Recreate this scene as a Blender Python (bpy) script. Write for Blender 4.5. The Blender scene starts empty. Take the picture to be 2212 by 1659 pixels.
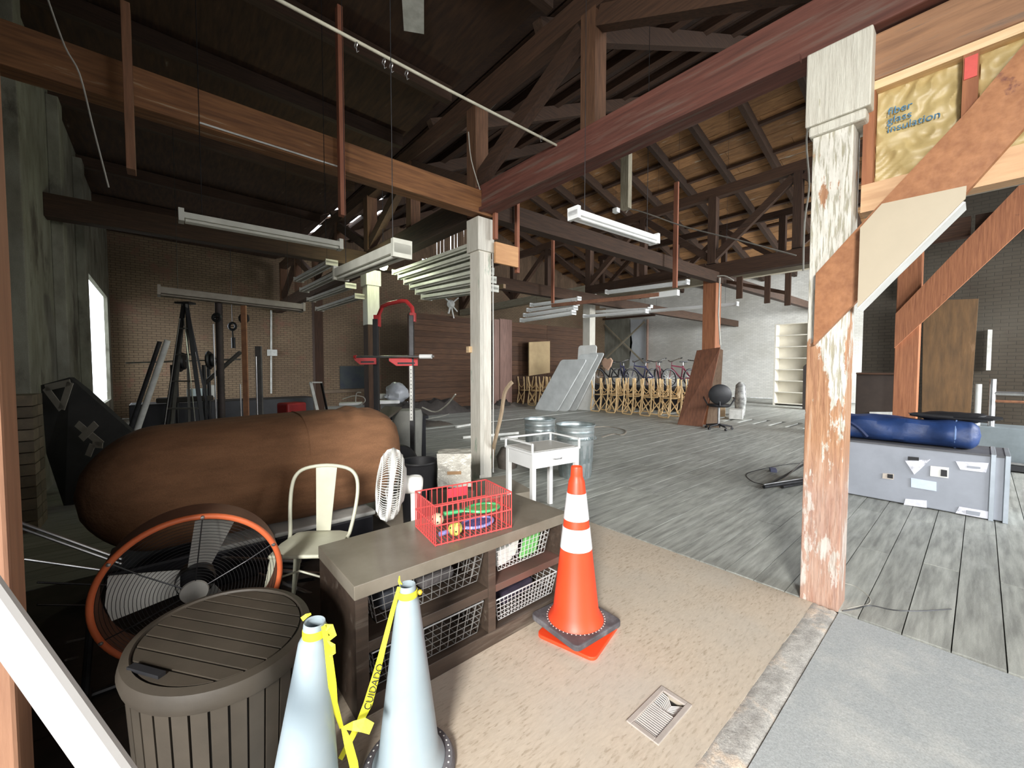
import bpy, math, random
from mathutils import Vector, Matrix, Euler
random.seed(7)
PI = math.pi
SC = bpy.context.scene
COL = SC.collection

# ------------------------------------------------------------------ camera, world, lights, exposure
F_PX = 875.0; CX = 1106.0; CY = 829.5; EYE = 1.5
PITCH = math.radians(2.3); YAW = math.radians(40.8)
cam = bpy.data.cameras.new('camera'); camo = bpy.data.objects.new('camera', cam); COL.objects.link(camo)
cam.sensor_width = 36.0; cam.lens = F_PX / 2212.0 * 36.0; cam.clip_start = 0.02; cam.clip_end = 200
camo.location = (0, 0, EYE); camo.rotation_euler = (PI / 2 - PITCH, 0, -YAW)
SC.camera = camo
SC.view_settings.view_transform = 'Standard'; SC.view_settings.look = 'None'
SC.view_settings.gamma = 1.0; SC.view_settings.use_curve_mapping = False
SC.view_settings.exposure = 0.35

world = bpy.data.worlds.new('daylight'); SC.world = world; world.use_nodes = True
wb = world.node_tree.nodes['Background']
wb.inputs[0].default_value = (0.86, 0.93, 1.0, 1); wb.inputs[1].default_value = 5.0

def area(name, loc, target, sx, sy, power, color, spread=120):
    l = bpy.data.lights.new(name, 'AREA'); l.shape = 'RECTANGLE'; l.size = sx; l.size_y = sy
    l.energy = power; l.color = color; l.spread = math.radians(spread)
    o = bpy.data.objects.new(name, l); COL.objects.link(o); o.location = loc
    o.rotation_euler = (Vector(target) - Vector(loc)).to_track_quat('-Z', 'Y').to_euler()
    return o
# daylight through the big open doors, plus two unseen lights added as fill
area('daylight_front_door', (-3.5, -2.5, 3.2), (1.7, 1.35, 0.1), 1.1, 1.1, 200, (1.0, 0.975, 0.93), 100)
area('soft_fill_front', (-.6, -3.6, 2.6), (2.4, 1.5, 0.0), 2.8, 1.8, 26, (1.0, 0.98, 0.95), 120)  # large soft fill, added behind the camera
area('daylight_side_door', (4.4, -5.4, 2.8), (8.2, 3.8, 0.0), 3.8, 2.4, 215, (0.95, 0.975, 1.0))
area('added_fill_hall', (9.6, -5.5, 2.9), (11.0, 6.5, 0.3), 3.0, 2.4, 350, (0.97, 0.985, 1.0), 100)  # fill light added to brighten the far floor
area('daylight_rear_door', (17.0, -2.2, 2.6), (19.5, 11.0, 1.0), 3.6, 3.2, 820, (0.95, 0.98, 1.0))

# ------------------------------------------------------------------ view maths (used once, to measure positions)
FW = Vector((math.sin(YAW) * math.cos(PITCH), math.cos(YAW) * math.cos(PITCH), -math.sin(PITCH)))
RT = Vector((math.cos(YAW), -math.sin(YAW), 0))
UP = Vector((math.sin(YAW) * math.sin(PITCH), math.cos(YAW) * math.sin(PITCH), math.cos(PITCH)))
C0 = Vector((0, 0, EYE))
def ray(x, y): return FW + RT * ((x - CX) / F_PX) + UP * ((CY - y) / F_PX)
def at(x, y, d): return C0 + ray(x, y) * d
def qz(x, y, z=0.0):
    r = ray(x, y); return C0 + r * ((z - EYE) / r.z)
def qx(x, y, X):
    r = ray(x, y); return C0 + r * (X / r.x)
def qy(x, y, Y):
    r = ray(x, y); return C0 + r * (Y / r.y)

# ------------------------------------------------------------------ materials
MATS = {}
def mat(name, c1, c2=None, scale=6.0, stretch=(1, 1, 1), rough=0.7, metal=0.0, bump=0.15, detail=6,
        c3=None, thr=0.55, sharp=0.06, rnd=0.0, island=0.0, fine=0.0, scale3=None, stretch3=None, alpha=None):
    """noise-mixed colours c1/c2, optional patches of c3, optional per-object / per-island value change"""
    m = bpy.data.materials.new(name); m.use_nodes = True; nt = m.node_tree; N = nt.nodes; L = nt.links
    b = N['Principled BSDF']; b.inputs['Roughness'].default_value = rough; b.inputs['Metallic'].default_value = metal
    tc = N.new('ShaderNodeTexCoord'); mp = N.new('ShaderNodeMapping'); mp.inputs['Scale'].default_value = stretch
    L.new(tc.outputs['Object'], mp.inputs['Vector'])
    oi = N.new('ShaderNodeObjectInfo')
    ad = N.new('ShaderNodeVectorMath'); ad.operation = 'ADD'
    ml = N.new('ShaderNodeVectorMath'); ml.operation = 'SCALE'; ml.inputs[3].default_value = 1.0 if rnd else 0.0
    cb = N.new('ShaderNodeCombineXYZ'); mu = N.new('ShaderNodeMath'); mu.operation = 'MULTIPLY'; mu.inputs[1].default_value = 37.0
    L.new(oi.outputs['Random'], mu.inputs[0])
    for i in range(3): L.new(mu.outputs[0], cb.inputs[i])
    L.new(cb.outputs[0], ml.inputs[0]); L.new(mp.outputs[0], ad.inputs[0]); L.new(ml.outputs[0], ad.inputs[1])
    vec = ad.outputs[0]
    n = N.new('ShaderNodeTexNoise'); n.inputs['Scale'].default_value = scale; n.inputs['Detail'].default_value = detail
    n.inputs['Roughness'].default_value = 0.6; L.new(vec, n.inputs['Vector'])
    c2 = c2 or tuple(v * 0.75 for v in c1)
    r = N.new('ShaderNodeValToRGB'); e = r.color_ramp.elements
    e[0].position = 0.33; e[1].position = 0.67; e[0].color = (*c2, 1); e[1].color = (*c1, 1)
    L.new(n.outputs['Fac'], r.inputs[0]); col = r.outputs[0]
    if c3:
        n3 = N.new('ShaderNodeTexNoise'); n3.inputs['Scale'].default_value = scale3 or scale * 0.5; n3.inputs['Detail'].default_value = 8
        n3.inputs['Roughness'].default_value = 0.65
        if stretch3:
            mp3 = N.new('ShaderNodeMapping'); mp3.inputs['Scale'].default_value = stretch3; mp3.inputs['Location'].default_value = (3, 7, 1)
            L.new(tc.outputs['Object'], mp3.inputs['Vector']); L.new(mp3.outputs[0], n3.inputs['Vector'])
        else: L.new(vec, n3.inputs['Vector'])
        r3 = N.new('ShaderNodeValToRGB'); q = r3.color_ramp.elements
        q[0].position = thr - sharp; q[1].position = thr + sharp; q[0].color = (0, 0, 0, 1); q[1].color = (1, 1, 1, 1)
        L.new(n3.outputs['Fac'], r3.inputs[0])
        mx = N.new('ShaderNodeMix'); mx.data_type = 'RGBA'; L.new(r3.outputs[0], mx.inputs[0]); L.new(col, mx.inputs[6])
        mx.inputs[7].default_value = (*c3, 1); col = mx.outputs[2]
    if fine:
        nf = N.new('ShaderNodeTexNoise'); nf.inputs['Scale'].default_value = 180; nf.inputs['Detail'].default_value = 3
        L.new(tc.outputs['Object'], nf.inputs['Vector'])
        mf = N.new('ShaderNodeMapRange'); mf.inputs[1].default_value = 0.3; mf.inputs[2].default_value = 0.7
        mf.inputs[3].default_value = 1 - fine; mf.inputs[4].default_value = 1 + fine; L.new(nf.outputs['Fac'], mf.inputs[0])
        v = N.new('ShaderNodeVectorMath'); v.operation = 'SCALE'; L.new(col, v.inputs[0]); L.new(mf.outputs[0], v.inputs[3]); col = v.outputs[0]
    if rnd or island:
        src = oi.outputs['Random']; amt = rnd
        if island:
            g = N.new('ShaderNodeNewGeometry'); src = g.outputs['Random Per Island']; amt = island
        mr = N.new('ShaderNodeMapRange'); mr.inputs[3].default_value = 1 - amt; mr.inputs[4].default_value = 1 + amt
        L.new(src, mr.inputs[0])
        v = N.new('ShaderNodeVectorMath'); v.operation = 'SCALE'; L.new(col, v.inputs[0]); L.new(mr.outputs[0], v.inputs[3]); col = v.outputs[0]
    L.new(col, b.inputs['Base Color'])
    if bump:
        bp = N.new('ShaderNodeBump'); bp.inputs['Strength'].default_value = bump; bp.inputs['Distance'].default_value = 0.02
        L.new(n.outputs['Fac'], bp.inputs['Height']); L.new(bp.outputs[0], b.inputs['Normal'])
    if alpha is not None:
        b.inputs['Transmission Weight'].default_value = alpha; b.inputs['IOR'].default_value = 1.3
    MATS[name] = m; return m
def emit(name, c, s):
    m = bpy.data.materials.new(name); m.use_nodes = True; b = m.node_tree.nodes['Principled BSDF']
    b.inputs['Base Color'].default_value = (*c, 1); b.inputs['Emission Color'].default_value = (*c, 1)
    b.inputs['Emission Strength'].default_value = s; return m
def brick_mat(name, paint, bare, mortar, axis, amount=0.5, soil=None, bw=0.21, bh=0.072):
    m = bpy.data.materials.new(name); m.use_nodes = True; nt = m.node_tree; N = nt.nodes; L = nt.links
    b = N['Principled BSDF']; b.inputs['Roughness'].default_value = 0.85
    tc = N.new('ShaderNodeTexCoord'); sp = N.new('ShaderNodeSeparateXYZ'); cb = N.new('ShaderNodeCombineXYZ')
    L.new(tc.outputs['Object'], sp.inputs[0]); L.new(sp.outputs[axis], cb.inputs[0]); L.new(sp.outputs[2], cb.inputs[1])
    br = N.new('ShaderNodeTexBrick'); br.inputs['Scale'].default_value = 1.0; br.inputs['Mortar Size'].default_value = 0.007
    br.inputs['Brick Width'].default_value = bw; br.inputs['Row Height'].default_value = bh; br.inputs['Mortar Smooth'].default_value = 0.3
    br.inputs['Color1'].default_value = (*paint, 1); br.inputs['Color2'].default_value = (*[v * 0.84 for v in paint], 1)
    br.inputs['Mortar'].default_value = (*mortar, 1); L.new(cb.outputs[0], br.inputs['Vector'])
    n = N.new('ShaderNodeTexNoise'); n.inputs['Scale'].default_value = 1.3; n.inputs['Detail'].default_value = 10; n.inputs['Roughness'].default_value = 0.7
    L.new(tc.outputs['Object'], n.inputs['Vector'])
    r = N.new('ShaderNodeValToRGB'); e = r.color_ramp.elements; e[0].position = amount; e[1].position = amount + 0.1
    e[0].color = (0, 0, 0, 1); e[1].color = (1, 1, 1, 1); L.new(n.outputs['Fac'], r.inputs[0])
    mx = N.new('ShaderNodeMix'); mx.data_type = 'RGBA'; L.new(r.outputs[0], mx.inputs[0]); L.new(br.outputs['Color'], mx.inputs[6]); mx.inputs[7].default_value = (*bare, 1)
    n2 = N.new('ShaderNodeTexNoise'); n2.inputs['Scale'].default_value = 0.55; n2.inputs['Detail'].default_value = 6; L.new(tc.outputs['Object'], n2.inputs['Vector'])
    r2 = N.new('ShaderNodeMapRange'); r2.inputs[1].default_value = 0.35; r2.inputs[2].default_value = 0.7; r2.inputs[3].default_value = 0; r2.inputs[4].default_value = 0.55
    L.new(n2.outputs['Fac'], r2.inputs[0])
    m2 = N.new('ShaderNodeMix'); m2.data_type = 'RGBA'; L.new(r2.outputs[0], m2.inputs[0]); L.new(mx.outputs[2], m2.inputs[6])
    m2.inputs[7].default_value = (*(soil or tuple(v * 0.5 for v in paint)), 1); L.new(m2.outputs[2], b.inputs['Base Color'])
    bp = N.new('ShaderNodeBump'); bp.inputs['Strength'].default_value = 0.6; bp.inputs['Distance'].default_value = 0.01; bp.invert = True
    L.new(br.outputs['Fac'], bp.inputs['Height']); L.new(bp.outputs[0], b.inputs['Normal'])
    return m

W_PAINT = mat('white_paint', (.82, .83, .80), (.72, .72, .68), 5, bump=.05, rough=.5)
W_METAL = mat('white_enamel', (.86, .87, .86), (.80, .81, .80), 5, bump=.0, rough=.35)
W_DIRTY = mat('dirty_white', (.74, .74, .70), (.50, .50, .46), 7, bump=.05, rough=.6)
CREAM = mat('cream_metal', (.70, .70, .56), (.58, .58, .45), 4, bump=.02, rough=.45)
BLACK = mat('black_plastic', (.02, .02, .022), (.012, .012, .014), 8, bump=.05, rough=.5)
DARKMET = mat('dark_metal', (.06, .06, .065), (.03, .03, .03), 8, metal=.6, rough=.4, bump=.05)
STEEL = mat('steel', (.62, .62, .62), (.42, .42, .42), 9, metal=.9, rough=.32, bump=.03)
GALV = mat('galvanised', (.50, .56, .57), (.32, .38, .39), 9, metal=.75, rough=.4, bump=.05)
RUST = mat('rusty_iron', (.34, .15, .07), (.18, .08, .045), 14, rough=.8)
OSB = None
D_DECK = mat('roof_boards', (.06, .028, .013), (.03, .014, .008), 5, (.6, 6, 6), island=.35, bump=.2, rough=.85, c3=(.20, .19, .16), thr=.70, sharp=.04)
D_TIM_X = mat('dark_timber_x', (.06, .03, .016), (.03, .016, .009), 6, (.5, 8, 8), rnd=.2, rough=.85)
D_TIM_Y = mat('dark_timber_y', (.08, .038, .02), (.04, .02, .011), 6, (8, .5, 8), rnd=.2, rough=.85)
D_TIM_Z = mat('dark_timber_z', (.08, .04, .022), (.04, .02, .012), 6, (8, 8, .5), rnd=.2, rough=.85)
RED_Y = mat('red_brown_timber', (.17, .060, .042), (.09, .034, .025), 5, (6, .4, 6), rough=.75, c3=(.13, .10, .08), thr=.6, sharp=.08, rnd=.06)
TIE_X = mat('tie_beam_timber', (.29, .13, .05), (.14, .06, .026), 5, (.4, 6, 6), rough=.8, c3=(.42, .33, .22), thr=.66, sharp=.04, rnd=.06)
ORANGE_W = mat('orange_timber', (.38, .15, .065), (.25, .09, .04), 5, (7, 7, .5), rough=.7, c3=(.12, .05, .035), thr=.71, sharp=.03, scale3=6, stretch3=(1, 1, 1))
BRACE_W = mat('brace_timber', (.42, .185, .078), (.29, .115, .045), 7, (1, 3, 3), rough=.6, c3=(.15, .05, .035), thr=.665, sharp=.03, scale3=5.2, stretch3=(1, 1, 1))
PINE_Y = mat('fresh_pine', (.88, .66, .40), (.74, .50, .27), 6, (9, .6, 9), rough=.6)
STICK = mat('reddish_stick', (.33, .125, .07), (.22, .08, .045), 7, (8, 8, .5), rnd=.12, rough=.75)
PLY = mat('plywood_board', (.15, .08, .03), (.09, .05, .02), 4, (3, 3, .6), rough=.75, c3=(.2, .12, .06), thr=.68, sharp=.04)
WHITE_POST = mat('painted_post', (.68, .66, .58), (.55, .52, .45), 6, (7, 7, .7), rough=.6, c3=(.45, .28, .17), thr=.70, sharp=.03, scale3=4, stretch3=(4, 4, .8))
CAPM = mat('capital_paint', (.68, .66, .57), (.56, .53, .45), 6, (7, 7, .7), rough=.6, c3=(.36, .33, .20), thr=.66, sharp=.03, scale3=5, stretch3=(4, 4, .9), bump=.5)
MIDPOST = mat('stained_painted_post', (.80, .77, .68), (.66, .62, .54), 6, (7, 7, .7), rough=.6, c3=(.16, .30, .20), thr=.64, sharp=.06, scale3=2.1, stretch3=(2.5, 2.5, .8))
BROWNB = mat('brown_stained_board', (.20, .08, .04), (.11, .042, .022), 5, (5, 5, .5), rough=.6, rnd=.12)
SLAT = mat('fixture_grey', (.66, .66, .58), (.52, .52, .45), 6, bump=.02, rough=.4, rnd=.08)
FIXD = mat('dusty_fixture', (.36, .32, .26), (.27, .23, .19), 6, bump=.02, rough=.5, rnd=.1)

# ------------------------------------------------------------------ mesh builder
class MB:
    def __init__(s): s.v = []; s.f = []
    def add(s, vs, fs):
        n = len(s.v); s.v += [tuple(v) for v in vs]; s.f += [tuple(i + n for i in f) for f in fs]; return s
    def box(s, c, size, rz=0, rot=None):
        x, y, z = (q / 2 for q in size)
        R = rot.to_matrix() if rot else Matrix.Rotation(rz, 3, 'Z')
        P = [Vector(c) + R @ Vector((a * x, b * y, d * z)) for a in (-1, 1) for b in (-1, 1) for d in (-1, 1)]
        return s.add(P, [(0, 1, 3, 2), (4, 6, 7, 5), (0, 4, 5, 1), (2, 3, 7, 6), (0, 2, 6, 4), (1, 5, 7, 3)])
    def bb(s, x0, x1, y0, y1, z0, z1): return s.box(((x0 + x1) / 2, (y0 + y1) / 2, (z0 + z1) / 2), (abs(x1 - x0), abs(y1 - y0), abs(z1 - z0)))
    def beam(s, p0, p1, w, h, upv=(0, 0, 1)):
        p0 = Vector(p0); p1 = Vector(p1); d = (p1 - p0).normalized(); u = Vector(upv)
        if abs(d.dot(u)) > .98: u = Vector((1, 0, 0))
        sd = d.cross(u).normalized(); u = sd.cross(d).normalized()
        P = [p + sd * a * w / 2 + u * b * h / 2 for p in (p0, p1) for a, b in ((-1, -1), (1, -1), (1, 1), (-1, 1))]
        return s.add(P, [(3, 2, 1, 0), (4, 5, 6, 7), (0, 1, 5, 4), (1, 2, 6, 5), (2, 3, 7, 6), (3, 0, 4, 7)])
    def tube(s, pts, r, n=8, cap=True):
        pts = [Vector(p) for p in pts]; m = len(pts); rs = r if isinstance(r, (list, tuple)) else [r] * m
        V = []; d0 = (pts[1] - pts[0]).normalized(); a = Vector((0, 0, 1)) if abs(d0.z) < .9 else Vector((1, 0, 0))
        u = d0.cross(a).normalized()
        for i, p in enumerate(pts):
            d = (pts[min(i + 1, m - 1)] - pts[max(i - 1, 0)]).normalized()
            u = (u - d * u.dot(d)).normalized(); w = d.cross(u)
            for k in range(n):
                t = 2 * PI * k / n; V.append(p + (u * math.cos(t) + w * math.sin(t)) * rs[i])
        Fc = [(i * n + k, i * n + (k + 1) % n, (i + 1) * n + (k + 1) % n, (i + 1) * n + k) for i in range(m - 1) for k in range(n)]
        if cap: Fc += [tuple(range(n - 1, -1, -1)), tuple((m - 1) * n + k for k in range(n))]
        return s.add(V, Fc)
    def lathe(s, prof, c=(0, 0, 0), n=32, R=None, a0=0.0):
        R = R or Matrix.Identity(3); c = Vector(c); m = len(prof)
        V = [c + R @ Vector((r * math.cos(2 * PI * k / n + a0), r * math.sin(2 * PI * k / n + a0), z)) for r, z in prof for k in range(n)]
        Fc = [(i * n + k, i * n + (k + 1) % n, (i + 1) * n + (k + 1) % n, (i + 1) * n + k) for i in range(m - 1) for k in range(n)]
        return s.add(V, Fc)
    def prism(s, poly, off):
        """closed polygon of 3-D points extruded by vector off"""
        off = Vector(off); n = len(poly); P = [Vector(p) for p in poly]; V = P + [p + off for p in P]
        return s.add(V, [tuple(range(n)), tuple(range(2 * n - 1, n - 1, -1))] + [(i, i + n, (i + 1) % n + n, (i + 1) % n) for i in range(n)])
    def ring(s, c, R, rad, r, n=40, k=8, sx=1, sy=1):
        c = Vector(c); V = []; Fc = []
        for i in range(n):
            t = 2 * PI * i / n; o = Vector((math.cos(t) * sx, math.sin(t) * sy, 0)); e = Vector((math.cos(t), math.sin(t), 0))
            for j in range(k):
                a = 2 * PI * j / k; V.append(c + R @ (o * rad + e * r * math.cos(a) + Vector((0, 0, r * math.sin(a)))))
        for i in range(n):
            for j in range(k):
                Fc.append((i * k + j, ((i + 1) % n) * k + j, ((i + 1) % n) * k + (j + 1) % k, i * k + (j + 1) % k))
        return s.add(V, Fc)
    def build(s, name, m, parent=None, smooth=False, kind=None, bevel=0, label=None):
        off = Vector((0, 0, 0)); p = parent
        while p is not None: off = off + p.location; p = p.parent
        me = bpy.data.meshes.new(name); me.from_pydata([tuple(Vector(v) - off) for v in s.v], [], s.f); me.update()
        if smooth: me.polygons.foreach_set('use_smooth', [True] * len(me.polygons))
        me.materials.append(m); o = bpy.data.objects.new(name, me); COL.objects.link(o)
        if smooth:
            md = o.modifiers.new('n', 'WEIGHTED_NORMAL') if False else None
            try: me.set_sharp_from_angle(angle=math.radians(40))
            except Exception: pass
        if parent is not None: o.parent = parent
        if kind: o['kind'] = kind
        if label: o['label'] = label
        if bevel:
            b = o.modifiers.new('b', 'BEVEL'); b.width = bevel; b.segments = 2; b.limit_method = 'ANGLE'
        return o
def thing(name, loc, label, cat, group=None):
    o = bpy.data.objects.new(name, None); COL.objects.link(o); o.location = loc; o['label'] = label; o['category'] = cat
    o.empty_display_size = .1
    if group: o['group'] = group
    return o
def tag(o, label, cat, group=None):
    o['label'] = label; o['category'] = cat
    if group: o['group'] = group
    return o
def struct(o): o['kind'] = 'structure'; return o
def dup(root, loc, rz, label, group=None):
    r = root.copy(); COL.objects.link(r); r.location = loc; r.rotation_euler = (0, 0, rz); r['label'] = label
    if group: r['group'] = group
    for ch in list(root.children):
        c = ch.copy(); COL.objects.link(c); c.parent = r
        for g in list(ch.children):
            d = g.copy(); COL.objects.link(d); d.parent = c
    return r
def text_mesh(name, body, m, size, ext, M4, parent):
    cu = bpy.data.curves.new(name, 'FONT'); cu.body = body; cu.size = size; cu.extrude = ext; cu.align_x = 'LEFT'
    t = bpy.data.objects.new(name + '_tmp', cu); COL.objects.link(t)
    dg = bpy.context.evaluated_depsgraph_get(); dg.update()
    me = bpy.data.meshes.new_from_object(t.evaluated_get(dg)); me.transform(M4)
    off = Vector((0, 0, 0)); p = parent
    while p is not None: off += p.location; p = p.parent
    me.transform(Matrix.Translation(-off)); me.materials.clear(); me.materials.append(m)
    o = bpy.data.objects.new(name, me); COL.objects.link(o)
    if parent: o.parent = parent
    bpy.data.objects.remove(t); return o
def spline(pts, q=4):
    P = [Vector(p) for p in pts]; out = []
    for i in range(len(P) - 1):
        p0 = P[max(i - 1, 0)]; p1 = P[i]; p2 = P[i + 1]; p3 = P[min(i + 2, len(P) - 1)]
        for k in range(q):
            t = k / q; out.append(.5 * ((2 * p1) + (-p0 + p2) * t + (2 * p0 - 5 * p1 + 4 * p2 - p3) * t * t + (-p0 + 3 * p1 - 3 * p2 + p3) * t ** 3))
    return out + [P[-1]]
def ori(zdir, xhint=(1, 0, 0)):
    z = Vector(zdir).normalized(); x = Vector(xhint); x = (x - z * x.dot(z)).normalized(); y = z.cross(x)
    return Matrix((x, y, z)).transposed()
# ================================================================== THE SETTING
floor = struct(MB().bb(-4, 22.6, -6, 16.6, -.12, -.03).build('floor', mat('subfloor', (.22, .22, .20), (.14, .14, .13), 4)))
PLANK = mat('grey_plank', (.44, .45, .41), (.23, .235, .215), 3.5, (.7, 7, 7), rnd=.07, rough=.5, c3=(.46, .47, .44), thr=.60, sharp=.09, scale3=3.2, stretch3=(.5, 1.6, 1), bump=.12, fine=.12)
PW = .19
pl = {}
def plank(x0, x1, y, w, parent, nm='plank'):
    key = (round(x1 - x0, 2), round(w, 3))
    if key not in pl:
        l = x1 - x0; g = .0006; b = .0022
        P = [(0, g, -.03), (0, w - g, -.03), (l, w - g, -.03), (l, g, -.03), (b, g + b, 0), (b, w - g - b, 0), (l - b, w - g - b, 0), (l - b, g + b, 0)]
        m = MB(); m.add(P, [(4, 7, 6, 5), (0, 4, 5, 1), (1, 5, 6, 2), (2, 6, 7, 3), (3, 7, 4, 0)])
        o = m.build(nm, PLANK, parent); o.location = (x0, y, 0); pl[key] = o.data; return o
    o = bpy.data.objects.new(nm, pl[key]); COL.objects.link(o); o.parent = parent; o.location = (x0, y, 0); return o
cnt = 0
y = -4.5; row = 0
while y < 8.8:
    xs = [3.13, 5.6, 8.1, 10.6, 13.1] if row % 2 else [3.13, 4.4, 6.9, 9.4, 11.9]
    for i in range(4):
        o = plank(xs[i], xs[i + 1] - .004, y, PW, floor); o.location.z = random.uniform(-.002, .001); cnt += 1
    y += PW; row += 1
m = MB(); y = -5.9; row = 0
while y < 16.4:
    base = 8.82
    segs = [(13.1, 17.6), (17.604, 22.5)] if row % 2 else [(11.9, 16.2), (16.204, 22.5)]
    if y > 8.79 or y < -4.5: segs = [(3.13, 8), (8.004, 13.1)] + ([(13.104, 17.6), (17.604, 22.5)])
    for a, b in segs: m.bb(a, b - .003, y + .003, y + PW - .003, -.03, random.uniform(-.003, 0))
    y += PW; row += 1
m.build('plank_field', mat('grey_plank_far', (.44, .45, .41), (.29, .295, .27), 4, (.6, 5, 5), island=.12, rough=.5, c3=(.48, .48, .45), thr=.62, sharp=.08, scale3=1.2), floor, kind='stuff')
# boards left of the dividing beam, in the dark corner
m = MB(); y = 4.15
while y < 16.4:
    m.bb(-1.3, 3.12, y + .003, y + PW - .003, -.03, 0); y += PW
m.build('plank_field', MATS['grey_plank_far'], floor, kind='stuff')

def osb_mat():
    m = bpy.data.materials.new('strand_board'); m.use_nodes = True; nt = m.node_tree; N = nt.nodes; L = nt.links
    b = N['Principled BSDF']; b.inputs['Roughness'].default_value = .75
    tc = N.new('ShaderNodeTexCoord'); last = None; hs = None
    for i, (rot, sc) in enumerate([(.3, (30, 120, 30)), (1.5, (36, 140, 36)), (2.5, (28, 110, 28))]):
        mp = N.new('ShaderNodeMapping'); mp.inputs['Rotation'].default_value = (0, 0, rot); mp.inputs['Scale'].default_value = sc
        L.new(tc.outputs['Object'], mp.inputs[0])
        v = N.new('ShaderNodeTexVoronoi'); v.inputs['Scale'].default_value = 1.0; L.new(mp.outputs[0], v.inputs['Vector'])
        sp = N.new('ShaderNodeSeparateColor'); L.new(v.outputs['Color'], sp.inputs[0])
        if last is None: last = sp.outputs[0]
        else:
            a = N.new('ShaderNodeMath'); a.operation = 'ADD'; L.new(last, a.inputs[0]); L.new(sp.outputs[0], a.inputs[1]); last = a.outputs[0]
    r = N.new('ShaderNodeValToRGB'); e = r.color_ramp.elements
    mr = N.new('ShaderNodeMapRange'); mr.inputs[2].default_value = 3.0; L.new(last, mr.inputs[0]); L.new(mr.outputs[0], r.inputs[0])
    e[0].position = .12; e[0].color = (.36, .29, .21, 1); e[1].position = .85; e[1].color = (.56, .475, .375, 1)
    k = e.new(.33); k.color = (.49, .41, .32, 1)
    n = N.new('ShaderNodeTexNoise'); n.inputs['Scale'].default_value = 1.4; n.inputs['Detail'].default_value = 5; L.new(tc.outputs['Object'], n.inputs['Vector'])
    rr = N.new('ShaderNodeMapRange'); rr.inputs[1].default_value = .42; rr.inputs[2].default_value = .7; rr.inputs[4].default_value = .6; L.new(n.outputs['Fac'], rr.inputs[0])
    mx = N.new('ShaderNodeMix'); mx.data_type = 'RGBA'; L.new(rr.outputs[0], mx.inputs[0]); L.new(r.outputs[0], mx.inputs[6]); mx.inputs[7].default_value = (.47, .44, .385, 1)
    L.new(mx.outputs[2], b.inputs['Base Color'])
    bp = N.new('ShaderNodeBump'); bp.inputs['Strength'].default_value = .25; bp.inputs['Distance'].default_value = .004; L.new(mr.outputs[0], bp.inputs['Height']); L.new(bp.outputs[0], b.inputs['Normal'])
    return m
OSB = osb_mat()
# strand-board sheets around a cut-out for the floor register
vx0, vx1, vy0, vy1 = 1.462, 1.731, .803, .930
m = MB(); m.bb(.40, vx0, .66, 1.22, -.03, 0); m.bb(vx1, 3.112, .66, 1.22, -.03, 0); m.bb(vx0, vx1, .66, vy0, -.03, 0); m.bb(vx0, vx1, vy1, 1.22, -.03, 0)
m.bb(.40, 3.112, 1.22, 2.44, -.03, 0)
m.build('strand_board_sheet', OSB, floor)
MB().bb(1.6, 3.112, 2.446, 4.14, -.03, -.001).build('strand_board_sheet', OSB, floor)
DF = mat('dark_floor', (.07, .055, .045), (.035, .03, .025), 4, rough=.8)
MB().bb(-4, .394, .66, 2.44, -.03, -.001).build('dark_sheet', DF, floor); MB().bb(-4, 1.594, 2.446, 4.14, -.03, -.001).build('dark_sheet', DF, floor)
struct(MB().bb(-4, -.475, 1.68, 1.79, 0, 5.4).build('jamb_shade_wall', D_TIM_Z))  # out-of-view wall beside the near post, added to shade the left side
# rough strip between the sheets and the concrete slab
SILL = mat('crumbled_sill', (.52, .50, .46), (.30, .29, .27), 9, (1, 1, 1), bump=.6, rough=.9, c3=(.58, .48, .38), thr=.56, sharp=.05, fine=.25)
m = MB(); n = 90; V = []; Fc = []
for i in range(n + 1):
    x = -3.9 + (3.1 + 3.9) * i / n
    for j in range(7):
        yy = .527 + (.672 - .527) * j / 6
        z = .003 + random.uniform(-.002, .004) if 0 < j < 6 else -.006
        V.append((x + random.uniform(-.01, .01), yy + (random.uniform(-.003, .003) if j in (0, 6) else 0), z))
for i in range(n):
    for j in range(6): Fc.append((i * 7 + j, (i + 1) * 7 + j, (i + 1) * 7 + j + 1, i * 7 + j + 1))
m.add(V, Fc); m.build('rough_sill', SILL, floor, smooth=True)
MB().bb(-4, 3.10, -6, .5265, -.03, .002).build('concrete_slab', mat('grey_slab', (.40, .42, .42), (.35, .37, .37), 60, bump=.12, rough=.9, fine=.16, c3=(.52, .52, .49), thr=.6, sharp=.12, scale3=2.5), floor)
MB().bb(3.106, 3.124, -6, 4.2, -.03, -.012).build('floor_joint', BLACK, floor)

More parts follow.
